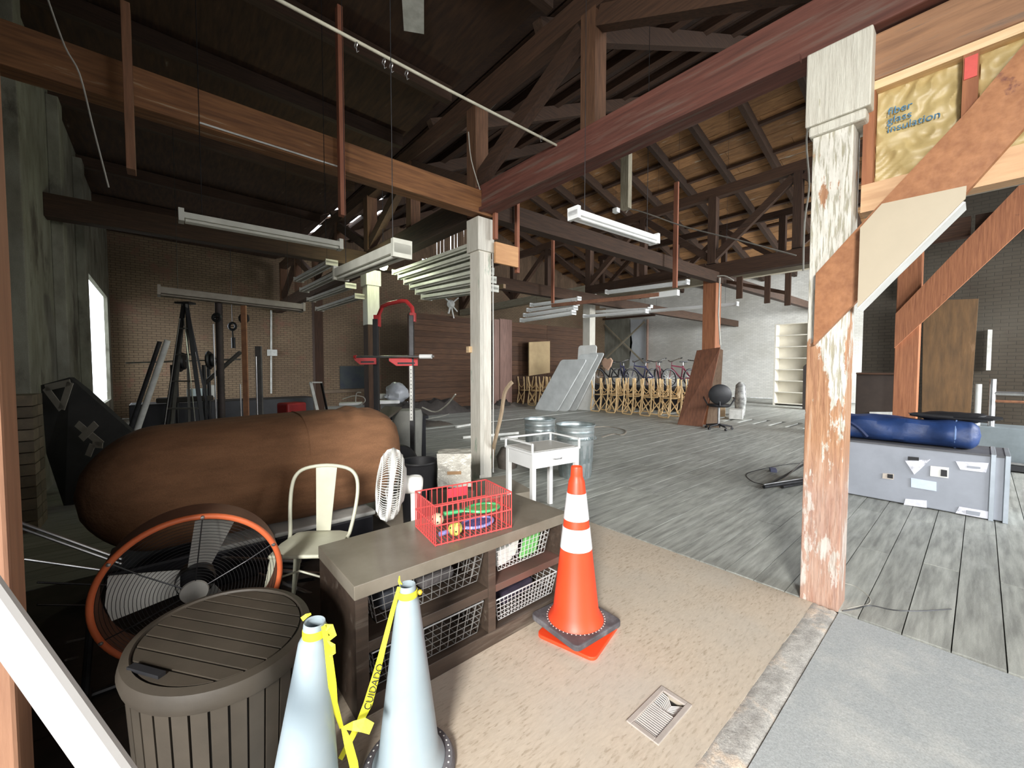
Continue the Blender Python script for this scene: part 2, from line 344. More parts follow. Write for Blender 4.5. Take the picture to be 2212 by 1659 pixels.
# walls
WB = brick_mat('white_brick', (.80, .79, .74), (.42, .20, .13), (.60, .59, .55), 1, .66, (.40, .38, .32))
WL = brick_mat('old_painted_brick', (.25, .175, .105), (.24, .12, .08), (.06, .04, .028), 0, .56, (.10, .065, .04))
WP = brick_mat('dark_brick', (.05, .038, .024), (.035, .02, .012), (.028, .022, .014), 1, .60, (.10, .09, .07))
struct(MB().bb(22.5, 22.8, -6, 16.8, 0, 6.3).build('wall_back', WB))
wl_ = struct(MB().bb(-1.1, 22.5, 16.5, 16.8, 0, 6.2).build('wall_left', WL))
GB = mat('gable_board', (.16, .10, .06), (.08, .05, .03), 5, (6, 6, .6), rnd=.2, rough=.9)
x = -1.1; rg = random.Random(4)
while x < 22.4:
    broken = 8.5 < x < 11.2; w_ = .19 if broken else .30
    zt_ = 5.8 if x < 3.15 else (5.35 + (x - 3.15) * .4808 if x < 10.95 else 9.1 - (x - 10.95) * .265)
    zt_ = max(zt_ + .05, 6.25)
    lean = rg.uniform(-.05, .05) if broken else 0
    z0_ = 6.15; gap = rg.choice((.0, .015, .03, .045)) if broken else .002
    cut = rg.uniform(.1, .5) if broken and rg.random() < .6 else 0
    MB().beam((x + w_ / 2, 16.62, z0_ + cut), (x + w_ / 2 + lean, 16.62, zt_ + .3), w_ - gap, .03, (0, 1, 0)).build('gable_board', GB, wl_)
    x += w_
BLOCK = mat('stained_plaster', (.33, .325, .26), (.18, .17, .13), 3.5, (1, 1, .5), bump=.5, rough=.95, c3=(.10, .085, .065), thr=.60, sharp=.05, scale3=1.6, fine=.15)
wf = struct(MB().bb(-1.18, -1.1, 4.5, 11.9, 0, 6.0).build('wall_side', BLOCK))
MB().bb(-1.18, -1.1, 15.9, 16.5, 0, 6.0).build('wall_panel', BLOCK, wf)
MB().bb(-1.18, -1.1, 11.9, 15.9, 0, .62).build('sill_wall', BLOCK, wf)
MB().bb(-1.18, -1.1, 11.9, 15.9, 3.45, 6.0).build('lintel_wall', BLOCK, wf)
for yy, ww in ((6.1, .30), (8.35, .28), (10.5, .3)):
    MB().bb(-1.1, -.98, yy, yy + ww, 0, 5.2).build('pilaster', BLOCK, wf, bevel=.01)
# low masonry pier with exposed courses beside the near wall
PIER = mat('bare_block', (.24, .19, .13), (.15, .12, .085), 9, bump=.4, rnd=.25)
for k in range(12):
    for j in range(2):
        MB().bb(-1.09, -.90, 5.62 + j * .21, 5.82 + j * .21, k * .105, k * .105 + .095).build('brick', PIER, wf)
struct(MB().bb(-4, 22.6, -6.3, -6, 0, 6).build('wall_right', D_TIM_X))
wpn = struct(MB().bb(12.5, 12.75, -6, 1.85, 0, 6.5).build('wall_partition', WP))
# front wall behind the camera with a wide door opening
w = struct(MB().bb(-4.3, -4, -6, -3.5, 0, 6).build('wall_front', D_TIM_Y)); MB().bb(-4.3, -4, 1.5, 4.5, 0, 6).build('wall_panel', D_TIM_Y, w); MB().bb(-4.3, -4, -3.5, 1.5, 3.2, 6).build('lintel_wall', D_TIM_Y, w)
MB().bb(-4.3, -1.1, 4.5, 4.7, 0, 6).build('wall_panel', BLOCK, w)

# timber partition with horizontal boards, far left centre
wt = struct(MB().bb(6.3, 16.2, 12.62, 12.7, 0, 3.3).build('wall_timber', D_TIM_X))
BO = mat('partition_board', (.10, .048, .024), (.05, .025, .014), 5, (.5, 7, 7), rnd=.25, rough=.85)
k = 0; z = .02
while z < 3.25:
    for a, b in ((6.3, 9.6), (9.61, 12.9), (12.91, 16.2)):
        MB().bb(a, b, 12.58, 12.62, z, z + .185).build('board', BO, wt)
    z += .197

# roof: ridge at X 10.95
XR = 10.95; ZR = 9.1
def zroof(X): return 5.35 + (X - 3.15) * (ZR - 5.35) / (XR - 3.15) if X < XR else ZR - (X - XR) * .265
def roofpt(X, Y, dz=0): return (X, Y, zroof(X) + dz)
ceil = struct(MB().add([(-4.3, -6.3, 5.5), (3.15, -6.3, 5.35), (3.15, 16.8, 5.35), (-4.3, 16.8, 5.5), (-4.3, -6.3, 5.6), (3.15, -6.3, 5.45), (3.15, 16.8, 5.45), (-4.3, 16.8, 5.6)],
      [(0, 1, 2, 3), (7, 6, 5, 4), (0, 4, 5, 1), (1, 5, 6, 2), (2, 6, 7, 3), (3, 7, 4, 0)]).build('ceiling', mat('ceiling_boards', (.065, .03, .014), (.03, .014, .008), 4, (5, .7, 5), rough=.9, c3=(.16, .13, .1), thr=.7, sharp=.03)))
# near slope boards run along Y; the ones at the far left corner are broken and let the sky through
m = MB(); s = 3.15
while s < XR:
    e = min(s + .28, XR)
    gap = 3.15 <= s < 5.7
    segs = [(-6.3, 16.8)]
    if gap: segs = [(-6.3, 10.7), (11.6, 12.3), (13.4, 16.8)] if int((s - 3.15) / .29 + .5) % 2 else [(-6.3, 11.0), (11.04, 16.8)]
    for a, b in segs:
        z0 = zroof(s); z1 = zroof(e - .012 if not gap else e - .03); ee = e - .012 if not gap else e - .03
        m.add([(s, a, z0), (ee, a, z1), (ee, b, z1), (s, b, z0), (s, a, z0 + .05), (ee, a, z1 + .05), (ee, b, z1 + .05), (s, b, z0 + .05)],
              [(0, 1, 2, 3), (7, 6, 5, 4), (0, 4, 5, 1), (1, 5, 6, 2), (2, 6, 7, 3), (3, 7, 4, 0)])
    s += .29
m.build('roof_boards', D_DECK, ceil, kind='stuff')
# rear felt over the whole near slope except the broken corner
rf = mat('roof_felt', (.05, .045, .04))
def slab(x0, x1, y0, y1, dz):
    z0 = zroof(x0) + dz; z1 = zroof(x1) + dz
    return MB().add([(x0, y0, z0), (x1, y0, z1), (x1, y1, z1), (x0, y1, z0), (x0, y0, z0 + .04), (x1, y0, z1 + .04), (x1, y1, z1 + .04), (x0, y1, z0 + .04)],
                    [(0, 1, 2, 3), (7, 6, 5, 4), (0, 4, 5, 1), (1, 5, 6, 2), (2, 6, 7, 3), (3, 7, 4, 0)])
slab(3.1, XR, -6.3, 10.5, .06).build('roof_felt', rf, ceil); slab(3.1, XR, 13.6, 16.8, .06).build('roof_felt', rf, ceil); slab(5.6, XR, 10.5, 13.6, .06).build('roof_felt', rf, ceil)
slab(XR, 23, -6.3, 16.8, .06).build('roof_felt', rf, ceil)
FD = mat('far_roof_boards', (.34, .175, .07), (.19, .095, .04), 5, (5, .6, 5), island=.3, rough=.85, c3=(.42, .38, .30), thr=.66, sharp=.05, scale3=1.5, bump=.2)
m = MB(); s = XR
while s < 22.6:
    e = s + .385
    yy = -6.3
    while yy < 16.8:
        L_ = random.uniform(2.2, 4.2); y1 = min(yy + L_, 16.8); dz = random.uniform(0, .015)
        m.add([(s, yy, zroof(s) + dz), (e, yy, zroof(e) + dz), (e, y1 - .01, zroof(e) + dz), (s, y1 - .01, zroof(s) + dz), (s, yy, zroof(s) + dz + .03), (e, yy, zroof(e) + dz + .03), (e, y1 - .01, zroof(e) + dz + .03), (s, y1 - .01, zroof(s) + dz + .03)],
              [(0, 1, 2, 3), (7, 6, 5, 4), (0, 4, 5, 1), (1, 5, 6, 2), (2, 6, 7, 3), (3, 7, 4, 0)]); yy = y1
    s += .4
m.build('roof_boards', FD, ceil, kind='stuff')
for i in range(16):   # rafters down the far slope
    Y = -5 + i * 1.35
    MB().beam(roofpt(XR, Y, -.16), roofpt(22.5, Y, -.16), .13, .30).build('rafter', D_TIM_X, ceil)
for i in range(9):
    X = XR + .9 + i * 1.3
    MB().beam(roofpt(X, -6, -.05), roofpt(X, 16.5, -.05), .16, .08).build('purlin', D_TIM_Y, ceil)
for i in range(7):
    X = 3.6 + i * 1.1
    MB().beam(roofpt(X, -6, -.10), roofpt(X, 16.5, -.10), .12, .14).build('purlin', D_TIM_Y, ceil)
for Y in (.9, 3.2, 5.5, 7.8, 10.2, 14):
    MB().beam(roofpt(3.15, Y, -.26), roofpt(XR, Y, -.26), .12, .22).build('rafter', D_TIM_X, ceil)
for Y in (1.9, 3.0, 4.9, 6.4, 8.6, 11, 13.2):
    MB().beam((-4, Y, 5.36), (3.1, Y, 5.24), .10, .2).build('joist', D_TIM_X, ceil)

# ================================================================== POSTS, BEAMS, TRUSSES
# near peeling post
def peel_mat():
    m = bpy.data.materials.new('peeling_paint'); m.use_nodes = True; nt = m.node_tree; N = nt.nodes; L = nt.links
    b = N['Principled BSDF']; b.inputs['Roughness'].default_value = .75; tc = N.new('ShaderNodeTexCoord')
    def noise(scale, st, det=8, loc=(0, 0, 0)):
        mp = N.new('ShaderNodeMapping'); mp.inputs['Scale'].default_value = st; mp.inputs['Location'].default_value = loc; L.new(tc.outputs['Object'], mp.inputs[0])
        n = N.new('ShaderNodeTexNoise'); n.inputs['Scale'].default_value = scale; n.inputs['Detail'].default_value = det; n.inputs['Roughness'].default_value = .65
        L.new(mp.outputs[0], n.inputs['Vector']); return n.outputs['Fac']
    def ramp(f, stops):
        r = N.new('ShaderNodeValToRGB'); e = r.color_ramp.elements
        while len(e) < len(stops): e.new(.5)
        for k, (p, c) in enumerate(stops): e[k].position = p; e[k].color = (*c, 1)
        L.new(f, r.inputs[0]); return r.outputs[0]
    def mix(f, a, c):
        x = N.new('ShaderNodeMix'); x.data_type = 'RGBA'; L.new(f, x.inputs[0]); L.new(a, x.inputs[6]); L.new(c, x.inputs[7]); return x.outputs[2]
    wood = ramp(noise(5, (9, 9, .6)), [(.3, (.30, .14, .075)), (.55, (.48, .26, .14)), (.7, (.54, .40, .30))])
    paint = ramp(noise(8, (5, 5, 1)), [(.3, (.56, .54, .46)), (.6, (.74, .71, .64))])
    crack = ramp(noise(6, (14, 14, 1.1), 6, (4, 1, 2)), [(.52, (0, 0, 0)), (.60, (1, 1, 1))])
    olive = ramp(noise(9, (10, 10, 1)), [(.3, (.34, .31, .22)), (.7, (.50, .47, .36))])
    sp = N.new('ShaderNodeSeparateXYZ'); L.new(tc.outputs['Object'], sp.inputs[0])
    # amount of bare wood grows below z 1.75
    mr = N.new('ShaderNodeMapRange'); mr.inputs[1].default_value = 2.0; mr.inputs[2].default_value = 1.55; mr.inputs[3].default_value = 0; mr.inputs[4].default_value = .17; L.new(sp.outputs[2], mr.inputs[0])
    nb = noise(2.3, (3.2, 3.2, 1.0), 10, (8, 3, 5)); a = N.new('ShaderNodeMath'); a.operation = 'ADD'; L.new(nb, a.inputs[0]); L.new(mr.outputs[0], a.inputs[1])
    bare = ramp(a.outputs[0], [(.61, (0, 0, 0)), (.64, (1, 1, 1))])
    c = mix(crack, paint, olive); c = mix(bare, c, wood)
    # pink wash low down
    mr2 = N.new('ShaderNodeMapRange'); mr2.inputs[1].default_value = 1.05; mr2.inputs[2].default_value = .7; mr2.inputs[3].default_value = 0; mr2.inputs[4].default_value = .5; L.new(sp.outputs[2], mr2.inputs[0])
    pk = ramp(noise(6, (7, 7, .8), 8, (1, 9, 1)), [(.3, (.34, .19, .165)), (.62, (.52, .40, .36))])
    c = mix(mr2.outputs[0], c, pk); L.new(c, b.inputs['Base Color'])
    bp = N.new('ShaderNodeBump'); bp.inputs['Strength'].default_value = .5; bp.inputs['Distance'].default_value = .004; bp.invert = True
    L.new(crack, bp.inputs['Height']); L.new(bp.outputs[0], b.inputs['Normal']); return m
PEEL = peel_mat()
np_ = thing('timber_post', (3.2, .63, 0), 'square timber post with peeling white paint and bare lower half nearest the camera', 'post')
MB().bb(3.115, 3.305, .533, .733, -.01, 3.42).build('shaft', PEEL, np_, bevel=.006)
MB().bb(3.07, 3.35, .455, .765, 2.99, 3.43).build('capital', CAPM, np_, bevel=.008)
MB().bb(3.085, 3.335, .475, .75, 2.93, 2.99).build('moulding', CAPM, np_, bevel=.012)

def post(X, Y, w, ztop, m, label, cap=None, z0=0, split=None):
    t = thing('timber_post', (X, Y, 0), label, 'post')
    if split:
        MB().bb(X - w / 2, X + w / 2, Y - w / 2, Y + w / 2, z0, split).build('shaft', m, t, bevel=.006)
        MB().bb(X - w / 2 - .002, X + w / 2 + .002, Y - w / 2 - .002, Y + w / 2 + .002, split, ztop).build('painted_shaft', WHITE_POST, t, bevel=.006)
    else: MB().bb(X - w / 2, X + w / 2, Y - w / 2, Y + w / 2, z0, ztop).build('shaft', m, t, bevel=.006)
    if cap: MB().bb(X - w / 2 - .03, X + w / 2 + .03, Y - w / 2 - .03, Y + w / 2 + .03, ztop - cap, ztop).build('capital', WHITE_POST, t, bevel=.006)
    return t
mp_ = post(3.2, 4.34, .20, 3.42, MIDPOST, 'cream painted timber post with green stains, middle of the room', cap=.42)
MB().tube([(3.32, 4.232, 3.3), (3.325, 4.232, 1.6), (3.32, 4.232, .1)], .007, 6).build('conduit', W_PAINT, mp_)
MB().bb(3.10, 3.16, 4.222, 4.238, .1, 2.98).build('trim_board', WHITE_POST, mp_)
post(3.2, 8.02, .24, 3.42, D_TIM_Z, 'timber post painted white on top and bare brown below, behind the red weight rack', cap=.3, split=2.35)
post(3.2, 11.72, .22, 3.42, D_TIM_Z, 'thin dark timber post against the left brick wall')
post(10.95, 4.67, .33, 3.83, ORANGE_W, 'orange brown timber post with the brown board leaning on it')
post(11.6, 9.22, .31, 4.12, WHITE_POST, 'white painted post behind the leaning folding tables', cap=.3)
p3 = post(10.95, .95, .33, 3.83, ORANGE_W, 'brown timber post with diagonal brace beyond the road case')
MB().prism([(10.72, 1.115, 1.88), (10.72, 1.115, 2.54), (10.72, -1.1, 5.57), (10.72, -1.1, 4.70)], (.06, 0, 0)).build('brace', ORANGE_W, p3)

def beamthing(p0, p1, w, h, m, label, bv=.006, name='timber_beam', cat='beam'):
    p0 = Vector(p0); p1 = Vector(p1)
    t = MB().beam(p0, p1, w, h).build(name, m, None, bevel=bv); return tag(t, label, cat)
# row 1 longitudinal beam along Y (X 3.2), with a ledger strip
rb = thing('timber_beam', (3.2, 2.5, 3.4), 'long red brown beam running from the peeling post to the middle post', 'beam')
MB().beam((3.2, -1.0, 3.59), (3.2, 4.5, 3.64), .2, .33).build('beam_body', RED_Y, rb, bevel=.008)
MB().beam((3.08, .80, 3.435), (3.08, 4.2, 3.485), .045, .045).build('ledger', RED_Y, rb)
beamthing((3.2, 4.5, 3.62), (3.2, 16.4, 3.62), .2, .34, D_TIM_Y, 'dark beam running back from the middle post to the left wall')
# tie beam along X to the left
tb = thing('timber_beam', (1, 4.3, 3.4), 'brown tie beam running left from the middle post', 'beam')
MB().beam((-1.1, 4.27, 3.60), (3.28, 4.27, 3.585), .18, .29).build('beam_body', TIE_X, tb, bevel=.006)
MB().tube([(.28, 4.17, 3.47), (1.35, 4.17, 3.465)], .008, 6).build('conduit', W_DIRTY, tb)
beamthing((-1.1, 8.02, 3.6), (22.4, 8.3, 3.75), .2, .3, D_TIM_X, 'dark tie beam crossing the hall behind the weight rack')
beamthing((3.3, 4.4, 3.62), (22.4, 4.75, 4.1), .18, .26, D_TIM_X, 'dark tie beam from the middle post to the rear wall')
beamthing((10.95, .2, 4.0), (10.95, 4.8, 4.0), .24, .34, D_TIM_Y, 'brown beam above the white shelving, right of the orange post')
beamthing((10.95, 4.8, 4.1), (10.95, 8.8, 4.1), .22, .26, D_TIM_Y, 'dark beam between the orange post and the white painted post')
beamthing((10.95, 8.8, 4.13), (10.95, 16.4, 4.13), .22, .28, mat('pale_beam', (.40, .36, .27), (.28, .24, .17), 5, (6, .5, 6), rough=.8), 'pale dusty beam left of the white painted post')
beamthing((10.95, -5.9, 4.0), (10.95, .15, 4.0), .24, .34, D_TIM_Y, 'dark beam at the right edge above the road case')
beamthing((16.6, -5.9, 5.0), (16.6, 16.4, 5.0), .24, .34, MATS['pale_beam'], 'pale beam across the rear bay near the rear wall')

def truss(X, zb, zt, bays, lab, m1=D_TIM_Z, m2=D_TIM_Y, top=True):
    t = thing('roof_truss', (X, bays[0][0], zb), lab, 'truss')
    if top: MB().beam((X, bays[0][0] - .2, zt + .1), (X, bays[-1][1] + .2, zt + .1), .16, .24).build('top_chord', m2, t)
    for a, b in bays:
        c = (a + b) / 2
        MB().beam((X, c, zb), (X, c, zt), .17, .17).build('king_post', m1, t)
        MB().beam((X - .02, a, zb + .1), (X - .02, c - .1, zt - .1), .12, .17).build('strut', m2, t)
        MB().beam((X - .02, b, zb + .1), (X - .02, c + .1, zt - .1), .12, .17).build('strut', m2, t)
        MB().beam((X, b, zb), (X, b, zt), .2, .2).build('short_post', m1, t)
    return t
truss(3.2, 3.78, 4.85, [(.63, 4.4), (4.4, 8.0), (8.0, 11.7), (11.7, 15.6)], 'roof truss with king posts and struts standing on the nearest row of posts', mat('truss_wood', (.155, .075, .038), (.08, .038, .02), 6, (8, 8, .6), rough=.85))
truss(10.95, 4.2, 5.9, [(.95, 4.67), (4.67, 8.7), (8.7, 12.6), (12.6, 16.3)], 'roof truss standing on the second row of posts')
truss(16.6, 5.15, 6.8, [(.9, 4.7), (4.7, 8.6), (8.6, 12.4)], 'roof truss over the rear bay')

# hanging sticks
def stick(px, y0, y1, plane, val, w, lab, m=STICK, d=.05):
    f = {'x': qx, 'y': qy}[plane]; a = f(px, y0, val); b = f(px, y1, val); a.x = b.x; a.y = b.y
    o = MB().beam(a, b, w, d, (1, 0, 0)).build('hanging_batten', m, None, bevel=.004)
    return tag(o, lab, 'batten')
stick(284, 20, 372, 'y', 4.0, .13, 'wide brown batten hanging at the left end of the tie beam', mat('brown_batten', (.26, .12, .06), (.17, .08, .04), 6, (8, 8, .6)))
stick(739, 20, 467, 'y', 4.1, .075, 'reddish batten hanging in front of the tie beam')
stick(1070, 392, 517, 'y', 4.12, .055, 'short batten nailed beside the top of the middle post')
stick(1117, 380, 590, 'y', 4.25, .055, 'batten hanging down to the orange board')
stick(1194, 475, 655, 'x', 8.0, .085, 'reddish batten holding the left end of the hanging frame')
stick(1458, 395, 622, 'x', 8.0, .09, 'reddish batten holding the right end of the hanging frame')
tag(MB().beam(qx(1192, 660, 7.97), qx(1425, 636, 7.97), .05, .09).build('wooden_rail', mat('rail_wood', (.36, .17, .10), (.24, .11, .07), 8), None, bevel=.01), 'reddish wooden rail hanging level in front of the fluorescent lights', 'rail')
tag(MB().beam(qx(1405, 640, 8.0), qx(1466, 632, 8.0), .10, .12).build('white_junction_tray', W_METAL, None, bevel=.01), 'white tray at the right end of the hanging rail', 'tray')
o = MB().bb(3.305, 3.70, 4.15, 4.19, 2.86, 3.13).build('board_offcut', mat('bright_board', (.66, .36, .17), (.54, .28, .13), 5, (.6, 6, 6)), None, bevel=.004); tag(o, 'bright orange board fixed beside the top of the middle post', 'board')
for i, (a, b0, b1, wv) in enumerate([(1597, 598, 645, .14), (1657, 596, 655, .12), (1701, 590, 660, .12)]):
    stick(a, b0, b1, 'x', 11.06, wv, ['short dark timber hanging under the beam, left of three', 'dark timber hanging under the beam, middle of three', 'longest dark timber hanging under the beam, right of three'][i], D_TIM_Z)
tag(MB().beam(qx(1570, 608, 11.35), qx(1705, 634, 11.35), .08, .08).build('timber_rail', D_TIM_Y, None), 'dark rail crossing behind the three hanging timbers', 'rail')

cp_ = qz(893, 28, 5.27); MB().box(cp_, (.22, .5, .01), -.5).build('tin_patch', W_DIRTY, ceil)
stick(1352, 300, 452, 'x', 7.9, .2, 'pale weathered hanging post above the lone fluorescent fitting', mat('pale_stick', (.42, .38, .28), (.22, .19, .13), 6, (8, 8, .6)), .14)
# ---- stud wall header at the upper right
hd = thing('insulated_header', (3.25, .2, 2.4), 'stud header wall stuffed with kraft paper insulation, right of the peeling post', 'wall')
HW = mat('old_header_timber', (.38, .20, .105), (.22, .115, .065), 5, (6, .5, 6), rough=.75, c3=(.20, .13, .09), thr=.62, sharp=.05)
MB().bb(3.16, 3.34, -3.5, .47, 3.16, 3.42).build('header_beam', HW, hd, bevel=.01)
MB().bb(3.17, 3.28, -3.5, .50, 3.11, 3.158).build('top_plate', PINE_Y, hd)
MB().bb(3.17, 3.28, -3.5, .50, 2.42, 2.58).build('bottom_plate', mat('orange_pine', (.72, .46, .26), (.56, .33, .18), 5, (6, .6, 6), c3=(.3, .15, .09), thr=.7, sharp=.03), hd)
MB().bb(3.17, 3.28, .45, .50, 2.58, 3.11).build('stud', ORANGE_W, hd)
MB().bb(3.17, 3.28, .055, .11, 2.58, 3.11).build('stud', ORANGE_W, hd)
MB().bb(3.165, 3.17, .06, .105, 2.98, 3.09).build('red_tag', mat('red_print', (.75, .12, .10)), hd, label='red painted patch on the stud')
MB().bb(3.17, 3.28, -.42, -.37, 2.58, 3.11).build('stud', ORANGE_W, hd)
MB().bb(3.17, 3.28, -.92, -.87, 2.58, 3.11).build('stud', ORANGE_W, hd)
KR = mat('kraft_paper', (.58, .45, .21), (.42, .31, .13), 7, bump=0, rough=.45)
def crumple(y0, y1, z0, z1, nm):
    m = MB(); nx, nz = 52, 44; V = []; Fc = []; rr = random.Random(3)
    import mathutils
    for i in range(nx + 1):
        for j in range(nz + 1):
            yy = y0 + (y1 - y0) * i / nx; zz = z0 + (z1 - z0) * j / nz
            d = mathutils.noise.noise(Vector((yy * 9, zz * 13, 2))) * .02 + abs(mathutils.noise.noise(Vector((yy * 16 + zz * 6, zz * 14, 5)))) * .03
            if i in (0, nx) or j in (0, nz): d = .02
            V.append((3.215 + d, yy, zz))
    for i in range(nx):
        for j in range(nz): Fc.append((i * (nz + 1) + j, (i + 1) * (nz + 1) + j, (i + 1) * (nz + 1) + j + 1, i * (nz + 1) + j + 1))
    m.add(V, Fc); return m.build(nm, KR, hd, smooth=True)
crumple(.108, .452, 2.578, 3.112, 'insulation_batt'); crumple(-.372, .057, 2.578, 3.112, 'insulation_batt'); crumple(-.872, -.418, 2.578, 3.112, 'insulation_batt')
BLUEP = mat('blue_print', (.07, .22, .38))
for i, s in enumerate(['fiber', 'glass', 'insulation']):
    M4 = Matrix.Translation((3.208, .40, 2.955 - i * .05)) @ Matrix(((0, 0, -1, 0), (-1, 0, 0, 0), (0, 1, 0, 0), (0, 0, 0, 1))) @ Matrix.Rotation(-.03, 4, 'Z')
    text_mesh('lettering', s, BLUEP, .056, .0006, M4, hd)
# sheet behind the header, right of the studs
MB().bb(3.285, 3.30, -3.5, .5, 2.42, 3.2).build('backing_sheet', OSB, hd)
# big diagonal brace crossing the post
P = [qx(1757, 745, 3.06), qx(1850, 650, 3.06), qx(2072, 433, 3.06), qx(2300, 178, 3.06), qx(2300, -10, 3.06), qx(2094, 235, 3.06), qx(1866, 477, 3.06), qx(1762, 591, 3.06)]
for q in P: q.x = 3.06
bz_ = tag(MB().prism(P, (.045, 0, 0)).build('diagonal_brace', BRACE_W, None), 'orange diagonal brace board with dark knots nailed across the peeling post', 'brace')
P = [qx(1852, 664, 2.99), qx(2086, 428, 2.99), qx(2088, 401, 2.99), qx(1905, 440, 2.99), qx(1858, 492, 2.99)]
wp = MB().prism(P, (.012, 0, 0)).build('white_panel', mat('cream_panel', (.52, .44, .32), (.47, .40, .29), 3, rough=.5, bump=.02), bz_)
#tag(wp, 'cream white panel nailed over the diagonal brace', 'panel')
P = [qx(1853, 668, 3.12), qx(1930, 590, 3.12), qx(2086, 436, 3.12), qx(2060, 432, 3.12), qx(1852, 632, 3.12)]
MB().prism(P, (.16, 0, 0)).build('panel_return', W_PAINT, wp)

# near orange post and white board at the left edge
tag(MB().bb(-.47, -.318, 1.66, 1.81, 0, 5.3).build('near_post', mat('near_orange_post', (.42, .22, .13), (.30, .15, .09), 4, (6, 6, .5)), None, bevel=.01), 'brown timber post at the left edge of the view', 'post')
a = at(-120, 1164, .76); b = at(330, 1799, .72)
tag(MB().beam(a, b, .035, .070).build('white_handrail', mat('glossy_white', (.62, .61, .60), (.56, .55, .54), 2, rough=.35, bump=0), None, bevel=.012), 'white board slanting across the lower left corner very close', 'board')
# ================================================================== FOREGROUND THINGS
# floor register
vt = thing('floor_register', (1.6, .866, 0), 'metal floor register with bent louvres set in the tan floor', 'vent')
VM = mat('register_metal', (.45, .40, .36), (.36, .32, .29), 12, rough=.5, bump=.02)
m = MB(); m.bb(1.452, 1.741, .793, .815, -.004, .006).bb(1.452, 1.741, .918, .94, -.004, .006).bb(1.452, 1.474, .815, .918, -.004, .006).bb(1.719, 1.741, .815, .918, -.004, .006)
m.build('frame', VM, vt, bevel=.002)
MB().bb(1.47, 1.72, .81, .92, -.028, -.024).build('dark_duct', BLACK, vt)
LV = mat('louvre_metal', (.66, .62, .58), (.55, .52, .5), 10, rough=.4, bump=0)
for i in range(21):
    x = 1.480 + i * .0115
    if i < 13: MB().bb(x, x + .0045, .816, .917, -.003, .001).build('louvre', LV, vt)
    else:
        k = i - 12; MB().tube([(x, .917, -.003), (x - .003, .89, -.004), (x - .012 - .002 * k, .862, -.014), (x - .006 + .001 * k, .838, -.018), (x + .004, .816, -.008)], .0032, 5).build('bent_louvre', LV, vt)

# ---- low brown shelf unit
cb = thing('shelf_unit', (1.24, 1.93, 0), 'low dark brown shelf unit with four open bays and wire baskets', 'cabinet')
CB = mat('brown_laminate', (.075, .052, .038), (.048, .034, .026), 6, (.6, 6, 6), rough=.42, bump=.05, c3=(.19, .16, .13), thr=.66, sharp=.1, scale3=2.5)
CT = mat('worn_brown_top', (.20, .175, .135), (.14, .12, .09), 3, rough=.38, bump=.05, c3=(.26, .23, .185), thr=.55, sharp=.15, scale3=1.8)
x0, x1, y0, y1, zt = .585, 1.905, 1.68, 2.19, .59
MB().bb(x0 - .005, x1 + .005, y0 - .004, y1, zt - .062, zt).build('top', CT, cb, bevel=.003)
MB().bb(x0, x0 + .055, y0, y1, 0, zt - .062).build('side_panel', CB, cb, bevel=.002)
MB().bb(x1 - .055, x1, y0, y1, 0, zt - .062).build('side_panel', CB, cb, bevel=.002)
MB().bb(1.285, 1.335, y0, y1, .08, zt - .062).build('divider', CB, cb, bevel=.002)
MB().bb(x0 + .055, x1 - .055, y0, y1 - .02, 0, .08).build('plinth', CB, cb, bevel=.002)
MB().bb(x0 + .055, x1 - .055, y1 - .02, y1, .08, zt - .062).build('back_panel', CB, cb)
MB().bb(x0 + .055, 1.285, y0 + .003, y1 - .02, .275, .325).build('shelf', CB, cb, bevel=.002)
MB().bb(1.335, x1 - .055, y0 + .003, y1 - .02, .285, .325).build('shelf', mat('reddish_shelf', (.16, .075, .06), (.10, .07, .055), 3, rough=.4), cb, bevel=.002)
WIRE = mat('white_wire', (.72, .73, .72), (.6, .6, .6), 5, bump=0, rough=.35, metal=.2)
WIRED = mat('dull_wire', (.30, .30, .29), (.22, .22, .22), 5, bump=0, rough=.4, metal=.3)
def wire_basket(xa, xb, za, zb, lab, wm=WIRE, nx=12, nz=5, taper=.03, ya=1.70, yb=2.10):
    t = thing('wire_basket', ((xa + xb) / 2, (ya + yb) / 2, za), lab, 'basket', None)
    r = .0014; m = MB()
    def P(u, v, side):   # u along, v up 0..1
        k = taper * (1 - v)
        if side == 'f': return (xa + k + (xb - xa - 2 * k) * u, ya + k * .6, za + (zb - za) * v)
        if side == 'b': return (xa + k + (xb - xa - 2 * k) * u, yb - k * .6, za + (zb - za) * v)
        if side == 'l': return (xa + k, ya + k * .6 + (yb - ya - 1.2 * k) * u, za + (zb - za) * v)
        return (xb - k, ya + k * .6 + (yb - ya - 1.2 * k) * u, za + (zb - za) * v)
    for sd, n in (('f', nx), ('b', nx), ('l', 8), ('r', 8)):
        for i in range(n + 1): m.beam(P(i / n, 0, sd), P(i / n, 1, sd), 2 * r, 2 * r)
        for j in range(nz + 1): m.beam(P(0, j / nz, sd), P(1, j / nz, sd), 2 * r, 2 * r)
    for i in range(nx + 1): m.beam(P(i / nx, 0, 'f'), P(i / nx, 0, 'b'), 2 * r, 2 * r)
    m.build('wire_grid', wm, t, kind='stuff')
    c = [P(0, 1, 'f'), P(1, 1, 'f'), P(1, 1, 'b'), P(0, 1, 'b')]
    m = MB()
    for i in range(4): m.tube([c[i], c[(i + 1) % 4]], .0042, 6)
    m.build('rim', wm, t); return t
wire_basket(.66, 1.265, .37, .522, 'wire basket in the upper left bay of the brown shelf unit', WIRED, 12, 4)
wire_basket(.66, 1.265, .09, .255, 'wire basket in the lower left bay of the brown shelf unit', WIRED, 12, 5)
wire_basket(1.35, 1.77, .375, .522, 'white wire basket holding papers in the upper right bay', WIRE, 13, 5)
wire_basket(1.35, 1.835, .095, .225, 'white wire basket in the lower right bay of the brown shelf unit', WIRE, 17, 5)
